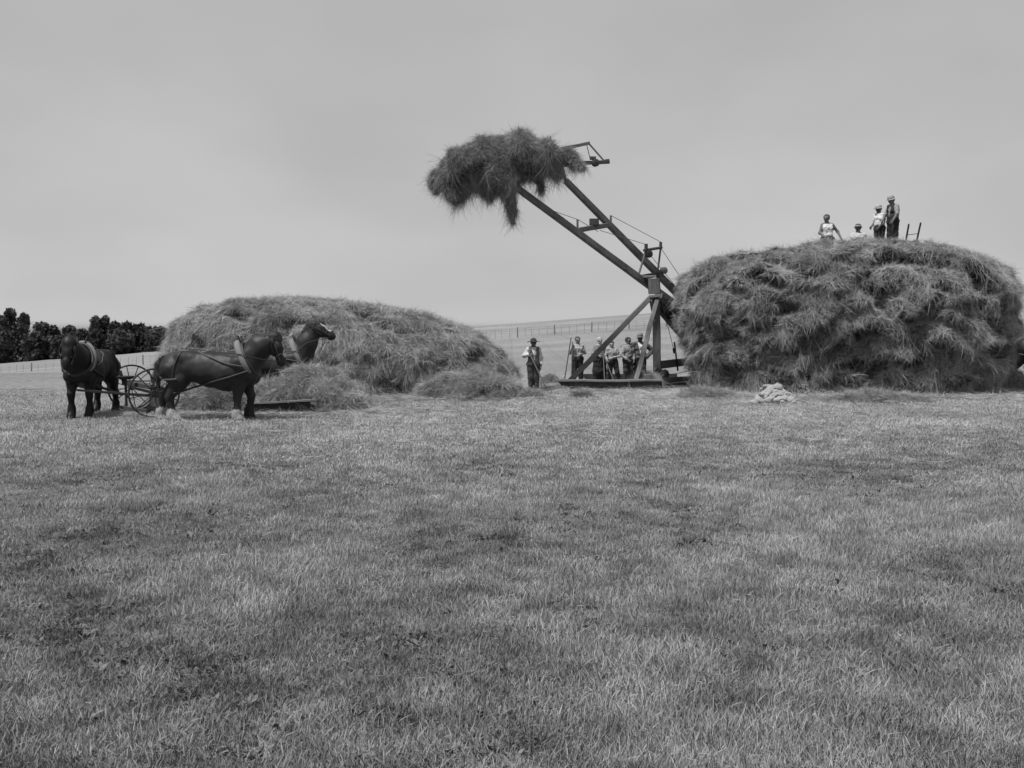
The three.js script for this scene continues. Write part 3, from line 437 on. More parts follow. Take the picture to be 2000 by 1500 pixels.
function person(label, { pos, turn = 0, h = 1.75, J = {}, skin = skinC, shirt = 0.6, sleeve = 'long', trousers = 0.035, vest = 0, singlet = false, hat = null, hair = 0.04, headTurn = 0, headTilt = 0, braces = false, belt = 0, seed = 1, coat = 0, jacket = 0 }) {
  const t = thing('person', label, 'person', pos, turn), k = h / 1.75;
  const j = { pel: [0, 0.95, 0], waist: [0, 1.1, 0], chest: [0, 1.3, 0], neck: [0, 1.47, -0.01], head: [0, 1.625, 0.01], hipL: [0.09, 0.93, 0], kneeL: [0.115, 0.5, 0.02], ankL: [0.13, 0.09, -0.02], toeL: [0.17, 0.04, 0.16], hipR: [-0.09, 0.93, 0], kneeR: [-0.115, 0.5, 0.02], ankR: [-0.13, 0.09, -0.02], toeR: [-0.17, 0.04, 0.16], shL: [0.162, 1.41, 0], elL: [0.225, 1.13, -0.02], wrL: [0.24, 0.88, 0.06], shR: [-0.162, 1.41, 0], elR: [-0.225, 1.13, -0.02], wrR: [-0.24, 0.88, 0.06], ...J };
  const c = (a, b, ra, rb) => [...a, ...b, ra, rb], off = (p, x, y = 0, z = 0) => [p[0] + x, p[1] + y, p[2] + z];
  const torso = [c(off(j.pel, -0.075), off(j.pel, 0.075), 0.112, 0.112), c(off(j.waist, -0.06), off(j.waist, 0.06), 0.105, 0.105), c(off(j.chest, -0.09), off(j.chest, 0.09), 0.118, 0.118), c(off(j.shR, 0.045, 0.01), off(j.shL, -0.045, 0.01), 0.066, 0.066), c(j.pel, j.chest, 0.11, 0.12), c(off(j.neck, 0, -0.06), j.neck, 0.085, 0.06)];
  const armU = (s) => c(j['sh' + s], j['el' + s], 0.056, 0.043), armL = (s) => c(j['el' + s], j['wr' + s], 0.046, 0.031);
  const legs = ['L', 'R'].flatMap((s) => [c(j['hip' + s], j['knee' + s], 0.1, 0.064), c(j['knee' + s], j['ank' + s], 0.066, 0.045)]);
  const feet = ['L', 'R'].flatMap((s) => [c(j['ank' + s], off(j['ank' + s], 0, -0.04, 0), 0.05, 0.05), c(off(j['ank' + s], 0, -0.035, -0.02), j['toe' + s], 0.052, 0.042)]);
  const neck = [c(off(j.neck, 0, -0.05), off(j.head, 0, -0.06), 0.07, 0.056)];
  const body = nets([...torso, armU('L'), armU('R'), armL('L'), armL('R'), ...legs, ...neck, ...feet.map((f) => f.slice(0, 6).concat([0.035, 0.03]))], 0.05, 0.016, { color: () => skin });
  const hd = headGeo(skin); hd.rotateX(headTilt); hd.rotateY(headTurn); hd.translate(...j.head);
  const list = [body, hd];
  for (const s of ['L', 'R']) {
    const e = V(...j['el' + s]), w = V(...j['wr' + s]), f = w.clone().sub(e).normalize(), n = V(...(j['n' + s] || [s === 'L' ? 1 : -1, 0, 0.2])); n.addScaledVector(f, -n.dot(f)).normalize();
    list.push(nets(handCaps(w, f, n, s === 'L' ? -1 : 1, j['curl' + s] ?? 0.5), 0.008, 0.006, { color: () => skin }));
  }
  const bodyGeo = joinColoured(list); bodyGeo.scale(k, k, k);
  part(t, 'body', bodyGeo, mat(1, 0.75, { vertexColors: true }));
  const wr = (A, fq) => (v, x, y, z) => v + A * (noise(x * fq + seed, y * fq * 0.7, z * fq) + 0.5 * noise(x * fq * 2.2, y * fq * 1.5 + seed, z * fq * 2.2));
  const add = (name, caps, kk, cell, o, g, lab) => { const m = nets(caps, kk, cell, o); m.scale(k, k, k); return part(t, name, m, mat(g, 0.95), lab); };
  const hemY = j.pel[1] - 0.02, neckY = j.neck[1] + 0.005, W = wr(0.022, 12);
  if (coat) add('coat', [...torso, ...legs.map((l) => l.slice(0, 6).concat([l[6] + 0.03, l[7] + 0.045])), c([0, 0.5, 0], j.pel, 0.15, 0.12)], 0.12, 0.015, { grow: 0.028, post: (v, x, y, z) => Math.max(W(v, x, y, z), 0.1 - y, y - 1.06) }, coat);
  const open = (v, x, y, z) => Math.max(W(v, x, y, z), hemY - y, y - neckY - 0.01, z > 0.03 ? 0.012 + 0.22 * Math.max(0, y - j.waist[1] - 0.02) - Math.abs(x - j.chest[0]) : -9);
  if (jacket) { add('jacket', [...torso, armU('L'), armU('R'), armL('L'), armL('R')], 0.05, 0.013, { grow: 0.036, post: open }, jacket); add('shirt', torso, 0.05, 0.014, { grow: 0.016, post: (v, x, y, z) => Math.max(W(v, x, y, z), hemY - y, y - neckY) }, shirt); }
  else if (!singlet) {
    const arms = sleeve === 'long' ? [armU('L'), armU('R'), armL('L').map((v, i) => i > 2 && i < 6 ? lerp(armL('L')[i - 3], v, 0.86) : v), armL('R').map((v, i) => i > 2 && i < 6 ? lerp(armL('R')[i - 3], v, 0.86) : v)] : [armU('L'), armU('R')];
    add('shirt', [...torso, ...arms], 0.05, 0.014, { grow: 0.018, post: (v, x, y, z) => Math.max(W(v, x, y, z), hemY - y, y - neckY, z > 0 && vest ? -9 : -9) }, shirt);
  } else add('singlet', torso, 0.05, 0.014, { grow: 0.014, post: (v, x, y, z) => Math.max(W(v, x, y, z), hemY - y, y - neckY + 0.03, Math.abs(x - j.chest[0]) - 0.16) }, shirt);
  if (vest) add('waistcoat', torso, 0.05, 0.013, { grow: 0.034, post: (v, x, y, z) => Math.max(W(v, x, y, z), hemY + 0.02 - y, y - neckY - 0.01, Math.abs(x - j.chest[0]) - 0.172, z > 0.03 ? 0.012 + 0.22 * Math.max(0, y - j.waist[1] - 0.02) - Math.abs(x - j.chest[0]) : -9) }, vest);
  add('trousers', [torso[0], ...legs, c(off(j.pel, 0), off(j.waist, 0), 0.11, 0.11)], 0.05, 0.015, { grow: 0.028, post: (v, x, y, z) => Math.max(W(v, x, y, z), y - Math.max(j.waist[1] - 0.02, j.pel[1] + 0.1)) }, trousers);
  for (const s of [0, 2]) add('boot', feet.slice(s, s + 2), 0.03, 0.013, { grow: 0.012 }, 0.03);
  if (belt) add('belt', [torso[1], torso[0]], 0.05, 0.012, { grow: 0.034, post: (v, x, y, z) => Math.max(v, Math.abs(y - j.waist[1] + 0.04) - 0.025) }, belt);
  if (braces) for (const s of [-1, 1]) { const g = tube([V(s * 0.08, j.waist[1] - 0.04, 0.145), V(s * 0.085, 1.25, 0.155), V(s * 0.095, 1.42, 0.09), V(s * 0.09, 1.49, 0.0), V(s * 0.07, 1.4, -0.11), V(s * 0.05, j.waist[1], -0.14)], 0.014, 30, 6); g.scale(k, k, k); part(t, 'brace_strap', g, leather); }
  const R = (g) => { g.rotateX(headTilt); g.rotateY(headTurn); g.translate(...j.head); g.scale(k, k, k); return g; };
  if (hair !== null) part(t, 'hair', R(nets([[0, 0.045, -0.02, 0, 0.04, 0, 0.092, 0.092], [0, 0.0, -0.05, 0, -0.03, -0.05, 0.07, 0.05]], 0.03, 0.01, { grow: 0.01, post: (v, x, y, z) => Math.max(v + 0.012 * noise(x * 40, y * 40, z * 40), z > 0.03 ? 0.075 - y : -0.07 - y, z > -0.02 && z <= 0.03 ? 0.02 - y : -9) })), mat(hair, 0.8));
  if (hat) {
    const [brim, crown, tone, band] = hat, pts = [[0.001, 0.085 + crown], [0.05, 0.09 + crown], [0.082, 0.075 + crown], [0.098, 0.04 + crown * 0.5], [0.106, 0.052], [0.12, 0.044], [brim * 0.7, 0.036], [brim, 0.03], [brim + 0.004, 0.02], [brim * 0.7, 0.018], [0.11, 0.024]].map((p) => new THREE.Vector2(...p));
    const g = new THREE.LatheGeometry(pts, 36), P = g.attributes.position; for (let i = 0; i < P.count; i++) { const x = P.getX(i), y = P.getY(i), z = P.getZ(i), q = Math.hypot(x, z); P.setY(i, y - 1.1 * Math.max(0, q - 0.11) * (0.1 + 0.1 * Math.cos(2 * Math.atan2(z, x)) + 0.2 * noise(x * 6 + seed, 0, z * 6)) - (q < 0.06 ? 0.025 * (1 - Math.abs(x) / 0.06) : 0)); P.setZ(i, z * 1.1); }
    g.computeVertexNormals(); const o = part(t, 'hat', R(g), mat(tone, 0.9)); if (band) part(o, 'hat_band', R(new THREE.CylinderGeometry(0.103, 0.11, 0.035, 28, 1, true).scale(1, 1, 1.1).translate(0, 0.068, 0)), mat(band, 0.9));
  }
  return t;
}
const stand = (px, d) => { const p = at(px, HY, d); p.y = groundY(p.x, p.z); return p; };
function fork(label, a, b, tines = true, tone = woodPale) {
  const t = thing('pitchfork', label, 'pitchfork', a); const q = b.clone().sub(a); part(t, 'handle', rod(V(0, 0, 0), q, 0.022, 0.02), tone);
  if (tines) { const u = q.clone().normalize(), s = u.clone().cross(V(0, 0, 1)).normalize(); for (const k of [-1, 0, 1]) part(t, 'tine', tube([V(0, 0, 0), s.clone().multiplyScalar(0.09 * k).addScaledVector(u, -0.06), s.clone().multiplyScalar(0.1 * k).addScaledVector(u, -0.3)], 0.007, 10, 5), iron); }
  return t;
}
person('man in a wide dark hat and waistcoat leaning on a pitchfork left of the stacker', { pos: stand(1042, 32.1), turn: 0.15, h: 1.68, seed: 3, shirt: 0.5, vest: 0.09, trousers: 0.045, hat: [0.205, 0.035, 0.025], sleeve: 'long', skin: 0.1,
  J: { elR: [-0.30, 1.2, -0.02], wrR: [-0.15, 1.24, 0.2], elL: [0.24, 1.13, 0], wrL: [0.23, 0.86, 0.06], curlR: 1.1, nR: [0, 0.3, 1], kneeL: [0.09, 0.5, 0.02], ankL: [0.09, 0.09, -0.02], kneeR: [-0.09, 0.5, 0.02], ankR: [-0.1, 0.09, -0.02], toeR: [-0.14, 0.04, 0.16], toeL: [0.13, 0.04, 0.16] } });
fork('pitchfork held by the man in the wide dark hat', V(at(1066, 0, 31.7).x, 0.2, -31.7), V(at(1031, 0, 31.85).x, 1.32, -31.85));
const dg = 36.7;
person('bareheaded man in a pale shirt holding two forks behind the long brace', { pos: stand(1128, dg), turn: 0.1, h: 1.68, seed: 5, shirt: 0.36, trousers: 0.03, hair: 0.07, sleeve: 'short', J: { elR: [-0.28, 1.16, 0.02], wrR: [-0.22, 1.36, 0.16], curlR: 1.1, elL: [0.27, 1.17, -0.02], wrL: [0.05, 1.1, 0.18], nL: [0, 0.4, 1], nR: [-0.6, 0, 1] }, headTurn: 0.1 });
fork('tall dark fork leaning, left of two held by the bareheaded man', V(at(1103, 0, 36.4).x, 0.25, -36.4), V(at(1115.5, 0, 36.5).x, 1.66, -36.5), true, wood);
fork('pale fork upright, right of two held by the bareheaded man', V(at(1116, 0, 36.4).x, 0.25, -36.4), V(at(1118, 0, 36.45).x, 1.52, -36.45));
person('fair-haired person in long dark clothes half hidden by the brace', { pos: stand(1171, dg + 0.1), turn: 0.25, h: 1.66, seed: 7, shirt: 0.2, trousers: 0.02, coat: 0.018, hair: 0.4, skin: 0.34, J: { elR: [-0.27, 1.14, 0.05], wrR: [-0.1, 1.08, 0.2], elL: [0.26, 1.12, 0.04], wrL: [0.16, 1.08, 0.24], curlL: 1.0 } });
person('boy in a light shirt with legs apart leaning on two poles', { pos: stand(1196, dg - 0.1), turn: -0.15, h: 1.53, seed: 9, shirt: 0.3, trousers: 0.02, hair: 0.05, skin: 0.33, sleeve: 'short', belt: 0.2, J: { hipL: [0.1, 0.93, 0], kneeL: [0.2, 0.5, 0.05], ankL: [0.31, 0.09, -0.02], toeL: [0.38, 0.04, 0.12], kneeR: [-0.1, 0.5, 0.02], elR: [-0.27, 1.16, 0.05], wrR: [-0.2, 1.02, 0.2], elL: [0.28, 1.15, 0.02], wrL: [0.0, 1.1, 0.22], nL: [0, 0.4, 1], shR: [-0.18, 1.42, 0.02], head: [-0.03, 1.62, 0.03] }, headTurn: 0.15, headTilt: 0.12 });
fork('pale pole standing upright before the boy with legs apart', V(at(1181, 0, 36.2).x, 0.2, -36.2), V(at(1178, 0, 36.35).x, 1.2, -36.35), true);
fork('pale pole slanting to the right before the boy with legs apart', V(at(1198, 0, 36.1).x, 0.2, -36.1), V(at(1175.5, 0, 36.3).x, 1.24, -36.3), true);
person('dark-haired youth in a light shirt with a man’s arm round his shoulders', { pos: stand(1227, dg), turn: 0.35, h: 1.66, seed: 12, shirt: 0.28, trousers: 0.04, hair: 0.03, skin: 0.16, sleeve: 'long', headTurn: 0.5, J: { elR: [-0.3, 1.1, 0.03], wrR: [-0.12, 0.93, 0.2], elL: [0.2, 1.12, 0.03], wrL: [0.16, 0.92, 0.14], kneeL: [0.1, 0.5, 0.02], ankL: [0.11, 0.09, -0.02] } });
person('man in a brimmed hat and open dark jacket, hand on hip beside the mast', { pos: stand(1250, dg + 0.1), turn: -0.05, h: 1.78, seed: 14, shirt: 0.6, jacket: 0.1, trousers: 0.04, hat: [0.16, 0.09, 0.2, 0.06], skin: 0.09, belt: 0.02, J: { shR: [-0.19, 1.42, 0.02], elR: [-0.36, 1.31, 0.12], wrR: [-0.54, 1.34, 0.12], nR: [0, 1, 0.3], elL: [0.44, 1.2, -0.06], wrL: [0.26, 0.99, 0.05], nL: [0.3, 0.6, 0.6], curlL: 0.9 } });
// on the stack
const onTop = (px, d, y) => { const p = at(px, HY, d); p.y = y; return p; };
person('bareheaded man in a white singlet kneeling on the tall haystack', { pos: onTop(1616, 34.4, 3.95), turn: -0.15, h: 1.75, seed: 21, singlet: true, shirt: 0.6, skin: 0.13, hair: 0.06, trousers: 0.05, headTurn: -0.4, J: { kneeL: [0.13, 0.5, 0.1], ankL: [0.14, 0.5, -0.3], toeL: [0.14, 0.46, -0.45], kneeR: [-0.13, 0.5, 0.1], ankR: [-0.14, 0.5, -0.3], toeR: [-0.14, 0.46, -0.45], elL: [0.33, 1.2, -0.05], wrL: [0.42, 0.97, 0.1], elR: [-0.25, 1.15, 0.05], wrR: [-0.12, 1.02, 0.22], neck: [-0.02, 1.47, 0.0], head: [-0.03, 1.625, 0.03] } });
person('man in a dark hat with only head and shoulders showing above the tall haystack', { pos: onTop(1676, 34.6, 3.66), turn: -0.2, h: 1.75, seed: 22, shirt: 0.5, skin: 0.1, hat: [0.135, 0.05, 0.06, 0.3], headTurn: -0.25, trousers: 0.06, J: { kneeL: [0.14, 0.92, 0.42], ankL: [0.14, 0.55, 0.55], toeL: [0.14, 0.5, 0.72], kneeR: [-0.14, 0.92, 0.42], ankR: [-0.14, 0.55, 0.55], toeR: [-0.14, 0.5, 0.72], shL: [0.19, 1.38, 0] } });
person('man in pale hat and white shirt, left of the pair standing on the haystack', { pos: onTop(1718, 34.7, 4.36), turn: -1.15, h: 1.7, seed: 23, shirt: 0.62, skin: 0.09, hat: [0.15, 0.07, 0.4, 0.28], trousers: 0.03, sleeve: 'short', headTilt: 0.15, J: { elL: [0.21, 1.14, 0.04], wrL: [0.17, 0.95, 0.2], elR: [-0.21, 1.14, 0.04], wrR: [-0.15, 1.0, 0.24], head: [0, 1.615, 0.05], neck: [0, 1.46, 0.02] } });
person('man in pale hat and dark waistcoat, right of the pair standing on the haystack', { pos: onTop(1744, 34.2, 4.5), turn: -1.2, h: 1.8, seed: 24, shirt: 0.27, vest: 0.03, skin: 0.15, hat: [0.155, 0.075, 0.32, 0.2], trousers: 0.018, belt: 0.14, sleeve: 'short', headTilt: 0.3, J: { elL: [0.25, 1.15, 0.05], wrL: [0.22, 0.93, 0.2], elR: [-0.25, 1.15, 0.1], wrR: [-0.2, 0.95, 0.25], head: [0, 1.61, 0.07], neck: [0, 1.46, 0.03] } });

// ---------------------------------------------------------------- horses (local x forward, y up, z to the horse's right)
function horse(label, { pos, turn, k = 1, pose, tone = 0.03, socks = [0, 0, 0, 0], blaze = true, collar = true, tack = true, seed = 1 }) {
  const t = thing('draught_horse', label, 'horse', pos, turn), { poll, face, neck = [1.15, 1.55], legs } = pose;
  const S = 1.0, trunk = [[-0.74, 1.17, 0, -0.42, 1.2, 0, 0.335, 0.335], [-0.32, 1.17, 0, 0.0, 1.13, 0, 0.33, 0.37], [0.0, 1.12, 0, 0.38, 1.07, 0, 0.375, 0.41], [0.38, 1.07, 0, 0.66, 1.1, 0, 0.41, 0.38], [0.36, 1.34, 0, 0.72, 1.42, 0, 0.14, 0.17], [-0.56, 1.35, 0.16, -0.42, 1.36, 0.14, 0.17, 0.14], [-0.56, 1.35, -0.16, -0.42, 1.36, -0.14, 0.17, 0.14], [0.66, 1.24, -0.2, 0.86, 0.98, -0.15, 0.21, 0.2], [0.66, 1.24, 0.2, 0.86, 0.98, 0.15, 0.21, 0.2]].map((c) => [c[0], c[1], c[2] * S, c[3], c[4], c[5] * S, c[6], c[7]]);
  for (const s of [-1, 1]) trunk.push([-0.78, 1.1, 0.15 * s, -0.66, 0.92, 0.2 * s, 0.27, 0.2]);
  const hd = V(face[0] - poll[0], face[1] - poll[1], 0).normalize(), jaw = V(hd.y, -hd.x, 0).multiplyScalar(poll[0] < face[0] && hd.y < 0 ? 1 : 1);   // towards the throat
  const P = (a, b) => [poll[0] + hd.x * a + jaw.x * b, poll[1] + hd.y * a + jaw.y * b, 0];
  const nk = [[0.78, 1.26, 0, neck[0], neck[1], 0, 0.35, 0.265], [neck[0], neck[1], 0, ...P(0.02, 0.03), 0.265, 0.165]];
  const head = [[...P(0, 0.03), ...P(0.24, 0.04), 0.15, 0.14], [...P(0.24, 0.04), ...P(0.5, 0.05), 0.13, 0.088], [...P(0.46, 0.03), ...P(0.57, 0.05), 0.09, 0.07], [...P(0.12, 0.13), ...P(0.26, 0.11), 0.14, 0.1], [...P(0.46, 0.09), ...P(0.54, 0.1), 0.05, 0.042]];
  for (const s of [-1, 1]) { const e = P(-0.06, 0.04); head.push([e[0], e[1], 0.07 * s, e[0] - hd.x * 0.13 - jaw.x * 0.02, e[1] - hd.y * 0.13 + 0.03, 0.085 * s, 0.032, 0.008]); const ey = P(0.18, -0.02); head.push([ey[0], ey[1], 0.085 * s, ey[0] + 0.01, ey[1], 0.085 * s, 0.03, 0.03]); }
  const lg = legs.flatMap((l, i) => { const hind = i > 1, z = (i % 2 ? -1 : 1) * 0.18, r = hind ? [0.2, 0.092, 0.07, 0.1] : [0.165, 0.088, 0.066, 0.095]; return [[l[0][0], l[0][1], z * 1.05, l[1][0], l[1][1], z, r[0], r[1]], [l[1][0], l[1][1], z, l[2][0], l[2][1], z, r[1] * 0.92, r[2]], [l[2][0], l[2][1], z, l[3][0], l[3][1] + 0.07, z, r[2] + 0.022, r[3]], [l[3][0], l[3][1] + 0.055, z, l[3][0] + 0.03, l[3][1] + 0.02, z, 0.085, 0.092], [l[2][0] - 0.05, l[2][1] + 0.02, z, l[2][0] - 0.05, l[2][1] - 0.08, z, 0.06, 0.075]]; });
  const caps = [...trunk, ...nk, ...head, ...lg], minY = legs.map((l) => l[3][1]);
  const f0 = P(0, 0), colour = (x, y, z) => {
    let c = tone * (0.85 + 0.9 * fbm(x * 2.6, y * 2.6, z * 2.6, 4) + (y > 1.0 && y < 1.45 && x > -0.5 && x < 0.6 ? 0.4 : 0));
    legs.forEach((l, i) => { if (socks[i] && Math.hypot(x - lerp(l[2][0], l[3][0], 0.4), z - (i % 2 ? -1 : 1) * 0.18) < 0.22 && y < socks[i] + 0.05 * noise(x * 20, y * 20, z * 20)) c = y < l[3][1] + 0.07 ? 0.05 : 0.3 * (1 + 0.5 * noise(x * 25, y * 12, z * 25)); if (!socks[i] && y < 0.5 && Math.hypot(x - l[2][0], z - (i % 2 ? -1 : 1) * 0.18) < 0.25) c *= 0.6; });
    const a = (x - f0[0]) * hd.x + (y - f0[1]) * hd.y, b = (x - f0[0]) * jaw.x + (y - f0[1]) * jaw.y; if (blaze && a > 0.12 && a < 0.46 && b < -0.01 && Math.abs(z) < 0.07 + 0.03 * noise(x * 9, y * 9, 3)) c = 0.4;
    if (a > 0.15 && a < 0.21 && Math.abs(b + 0.02) < 0.03 && Math.abs(z) > 0.085) c = 0.006;
    return c;
  };
  const sc = (g) => { g.scale(k, k, k * 0.92); return g; };
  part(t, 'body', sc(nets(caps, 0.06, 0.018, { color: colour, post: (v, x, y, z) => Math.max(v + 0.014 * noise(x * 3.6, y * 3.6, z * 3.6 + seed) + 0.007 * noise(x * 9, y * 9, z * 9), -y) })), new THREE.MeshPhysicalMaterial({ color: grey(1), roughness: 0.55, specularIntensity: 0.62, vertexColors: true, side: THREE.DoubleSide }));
  const crest = [], tl = new THREE.CatmullRomCurve3([V(0.72, 1.58, 0), V(neck[0] - 0.14, neck[1] + 0.22, 0), V(poll[0] - 0.1, poll[1] + 0.1, 0), V(poll[0] + 0.04, poll[1] + 0.1, 0)]);
  for (let i = 0; i < 26; i++) { const p = tl.getPoint(i / 25), r = rng(i + seed * 50), z = 0.08 + 0.05 * r(), L = 0.14 + 0.16 * r(); crest.push([p.x, p.y - 0.03, 0.0, p.x + 0.04 * (r() - 0.5), p.y - 0.06, z, 0.045, 0.035], [p.x, p.y - 0.06, z, p.x - 0.03 + 0.06 * r(), p.y - L, z + 0.07, 0.035, 0.012]); }
  const fl = P(0.02, -0.1); crest.push([poll[0] + 0.02, poll[1] + 0.1, 0, fl[0], fl[1], 0.02, 0.04, 0.03], [fl[0], fl[1], 0.02, ...P(0.2, -0.11), 0.035, 0.012]);
  const manG = sc(nets(crest, 0.03, 0.016)), man = part(t, 'mane', manG, mat(tone * 0.6, 0.7)); thatch(man, manG, 420, { seed: 70 + seed, size: 0.13, hang: 1.6, wild: 0.35, tone: tone * 0.8, out: 0.25, holes: 0, set: wisps, m: mat(0.9, 0.6), name: 'hair_strands' });
  const tailG = sc(nets([[-1.02, 1.36, 0, -1.13, 1.22, 0, 0.05, 0.06], [-1.13, 1.22, 0, -1.14, 0.95, 0.02, 0.06, 0.075], [-1.14, 0.95, 0.02, -1.09, 0.72, 0.03, 0.075, 0.02]], 0.05, 0.018, { post: (v, x, y, z) => v + 0.01 * noise(x * 30, y * 5, z * 30) })), tail = part(t, 'tail', tailG, mat(tone * 0.55, 0.7)); thatch(tail, tailG, 260, { seed: 80 + seed, size: 0.2, hang: 1.8, wild: 0.2, tone: tone * 0.8, out: 0.08, holes: 0, set: wisps, m: mat(0.9, 0.6), name: 'hair_strands' });
  const D = field(caps, 0.09);
  const skinZ = (x, y, s) => { let z = 0.75; for (let i = 0; i < 60 && z > 0; i++) { const d = D(x, y, z * s); if (d < 0.004) break; z -= Math.max(0.004, d * 0.7); } return s * (z + 0.012); };
  const strap = (pts, r, s, m = leather, nm = 'harness_strap') => { const cv = new THREE.CatmullRomCurve3(pts.map((p) => V(p[0], p[1], 0))), q = []; for (let i = 0; i <= 14; i++) { const p = cv.getPoint(i / 14); q.push(V(p.x, p.y, skinZ(p.x, p.y, s))); } part(t, nm, sc(tube(q, r, 40, 6)), m); };
  if (collar) {
    const a = [0.62, 1.68], b = [0.98, 0.98], ring = (w, o) => { const q = []; for (let i = 0; i < 18; i++) { const th = i / 18 * 6.2832, u = 0.5 - 0.5 * Math.cos(th), x = lerp(a[0], b[0], u) + o, y = lerp(a[1], b[1], u); q.push(V(x, y, Math.sin(th) * w * (1 - 0.25 * (1 - u)))); } return q; };
    part(t, 'collar', sc(tube(ring(0.39, -0.03), 0.075, 60, 10, true)), mat(0.16, 0.85)); part(t, 'hames', sc(tube(ring(0.41, 0.065), 0.034, 60, 8, true)), mat(0.02, 0.6));
    part(t, 'hame_horn', sc(merge([rod(V(0.68, 1.68, 0.08), V(0.62, 1.84, 0.12), 0.025, 0.015), rod(V(0.68, 1.68, -0.08), V(0.62, 1.84, -0.12), 0.025, 0.015)])), leather);
  }
  if (tack) for (const s of [1, -1]) {
    strap([[0.9, 1.1], [0.4, 0.94], [-0.2, 0.78], [-0.7, 0.62]], 0.02, s, leather, 'trace');
    strap([[-0.2, 1.49], [0.1, 1.38], [0.4, 1.27], [0.78, 1.2]], 0.013, s, mat(0.07, 0.7)); strap([[-1.07, 0.98], [-0.9, 0.92], [-0.6, 0.93]], 0.02, s, mat(0.06, 0.7), 'breeching'); strap([[-0.55, 1.5], [-0.66, 1.25], [-0.7, 0.94]], 0.014, s);
    strap([P(0.0, 0.0), P(0.16, 0.1), P(0.3, 0.12)], 0.014, s, leather, 'bridle'); strap([P(0.36, -0.06), P(0.38, 0.03), P(0.4, 0.1)], 0.016, s, leather, 'bridle'); strap([P(0.02, 0.02), P(0.2, 0.03), P(0.5, 0.05)], 0.011, s, mat(0.05, 0.6), 'bridle');
  }
  if (tack) for (const q of [1, -1]) { const e = P(0.17, 0.0); part(t, 'blinker', sc(new THREE.SphereGeometry(0.075, 14, 10).scale(1, 1.1, 0.25).translate(e[0], e[1], q * 0.165)), leather); }
  if (tack) { part(t, 'rein', sc(tube([V(...P(0.5, 0.1).slice(0, 2), 0.1), V(lerp(poll[0], 0.9, 0.5), lerp(face[1], 1.45, 0.5), 0.3), V(0.75, 1.45, 0.4), V(0.2, 1.5, 0.2), V(-0.6, 1.58, 0.12)], 0.01, 50, 5)), leather); }
  return t;
}
const L = {
  f: [[0.66, 0.84], [0.62, 0.52], [0.62, 0.2], [0.66, 0]], f2: [[0.72, 0.84], [0.84, 0.56], [0.8, 0.22], [0.83, 0]],
  h: [[-0.62, 0.86], [-0.83, 0.54], [-0.76, 0.2], [-0.69, 0]], h2: [[-0.74, 0.86], [-1.05, 0.5], [-1.12, 0.2], [-1.1, 0]], fs: [[0.68, 0.84], [0.68, 0.52], [0.66, 0.2], [0.7, 0]],
};
const onG = (px, d) => { const p = at(px, HY, d); p.y = groundY(p.x, p.z) - 0.01; return p; };
horse('dark bay harnessed draught horse with white blaze, side-on before the long haystack', { pos: onG(411, 22.6), turn: 0, k: 1, tone: 0.02, seed: 1, socks: [0.27, 0, 0.28, 0.3], pose: { poll: [1.4, 1.8], face: [1.6, 1.25], neck: [1.08, 1.6], legs: [L.f, L.f2, L.h, L.h2] } });
horse('bay draught horse with raised head, standing behind the front horse and the loose hay', { pos: onG(526, 26.4), turn: 0, k: 0.98, tone: 0.024, seed: 2, socks: [0, 0, 0, 0], pose: { poll: [1.15, 2.1], face: [1.66, 1.86], neck: [0.98, 1.68], legs: [L.fs, L.f, L.h, L.h] } });
horse('black draught horse hitched to the hay rake at the left, turned towards the camera', { pos: onG(180, 24.0), turn: Math.PI * 1.51, k: 0.98, tone: 0.008, seed: 3, blaze: false, pose: { poll: [1.38, 1.72], face: [1.62, 1.18], neck: [1.1, 1.46], legs: [L.f2, L.f, L.h, L.h2] } });
horse('black draught horse showing only its hindquarters at the right end of the tall haystack', { pos: onG(2046, 38), turn: 0.1, k: 1.1, tone: 0.008, seed: 4, blaze: false, socks: [0, 0, 0.3, 0], pose: { poll: [1.42, 1.8], face: [1.64, 1.25], neck: [1.12, 1.52], legs: [L.fs, L.f, L.h, L.h2] } });

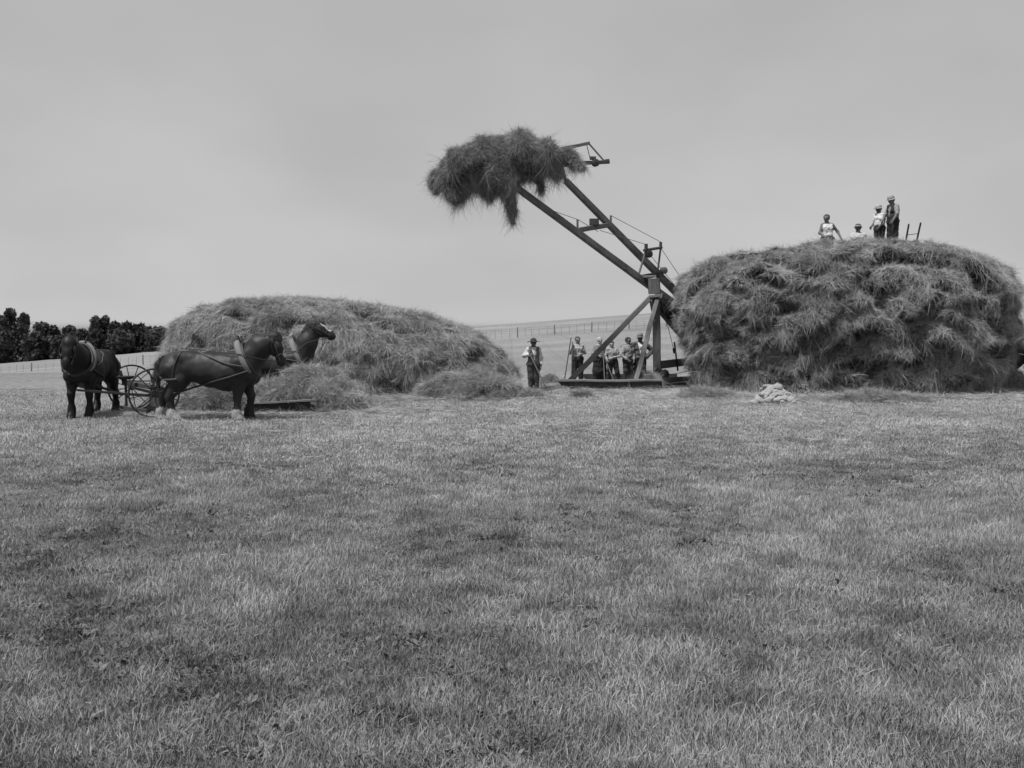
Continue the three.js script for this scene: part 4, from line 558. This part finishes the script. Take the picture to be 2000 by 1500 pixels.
{ // horse-drawn rake
  const t = thing('hay_rake', 'horse-drawn dump rake with tall spoked wheels behind the front horse', 'hay rake');
  const wheelAt = (p, r, ry) => {
    const w = new THREE.Group(); w.name = 'wheel'; w.position.copy(p); w.rotation.y = ry; t.add(w);
    part(w, 'rim', new THREE.TorusGeometry(r, 0.022, 8, 48), iron); part(w, 'hub', new THREE.CylinderGeometry(0.07, 0.07, 0.18, 14).rotateX(Math.PI / 2), iron);
    for (let i = 0; i < 12; i++) { const a = i / 12 * 6.2832 + 0.2; part(w, 'spoke', rod(V(Math.cos(a) * 0.06, Math.sin(a) * 0.06, i % 2 ? 0.05 : -0.05), V(Math.cos(a) * r, Math.sin(a) * r, 0), 0.011), iron); }
  };
  const a = V(at(301, 0, 23.1).x, 0.56, -23.1), b = V(at(262, 0, 25.6).x, 0.56, -25.4);
  wheelAt(a, 0.53, 0.45); wheelAt(b, 0.53, 0.45);
  part(t, 'axle', rod(a, b, 0.035), iron); part(t, 'frame_beam', beam(a.clone().add(V(-0.1, 0.12, -0.2)), b.clone().add(V(-0.1, 0.12, 0.2)), 0.1, 0.1), woodDark);
  for (let i = 0; i < 22; i++) { const p = a.clone().lerp(b, 0.08 + i * 0.04); part(t, 'tine', tube([V(p.x - 0.05, p.y + 0.12, p.z), V(p.x + 0.25, p.y + 0.12, p.z), V(p.x + 0.45, p.y - 0.12, p.z), V(p.x + 0.36, p.y - 0.42, p.z), V(p.x + 0.12, 0.03, p.z)], 0.01, 18, 5), iron); }
  part(t, 'shaft', beam(V(a.x + 0.1, 0.42, -23.9), at(150, 762, 22.6), 0.07, 0.07, V(0, 1, 0), 0.7), woodDark); part(t, 'shaft', beam(V(b.x, 0.42, -24.8), at(192, 755, 24.2), 0.07, 0.07, V(0, 1, 0), 0.7), woodDark);
  const s0 = at(247, 795, 24), s1 = at(245, 742, 24); part(t, 'seat_post', rod(s0, s1, 0.03), iron); part(t, 'lever', rod(at(243, 752, 24), at(234, 724, 24), 0.03, 0.04), iron); part(t, 'lever_bar', rod(at(243, 744, 24), at(303, 744, 24.1), 0.016), iron); part(t, 'tool_bar', beam(at(238, 795, 24), at(292, 803, 23.6), 0.07, 0.07), woodDark);
  part(t, 'seat', new THREE.LatheGeometry([[0.01, 0], [0.12, 0.01], [0.19, 0.05], [0.2, 0.09], [0.185, 0.06], [0.01, 0.02]].map((q) => new THREE.Vector2(...q)), 20).translate(s1.x, s1.y, s1.z), iron);
}
renderer.render(scene, camera);
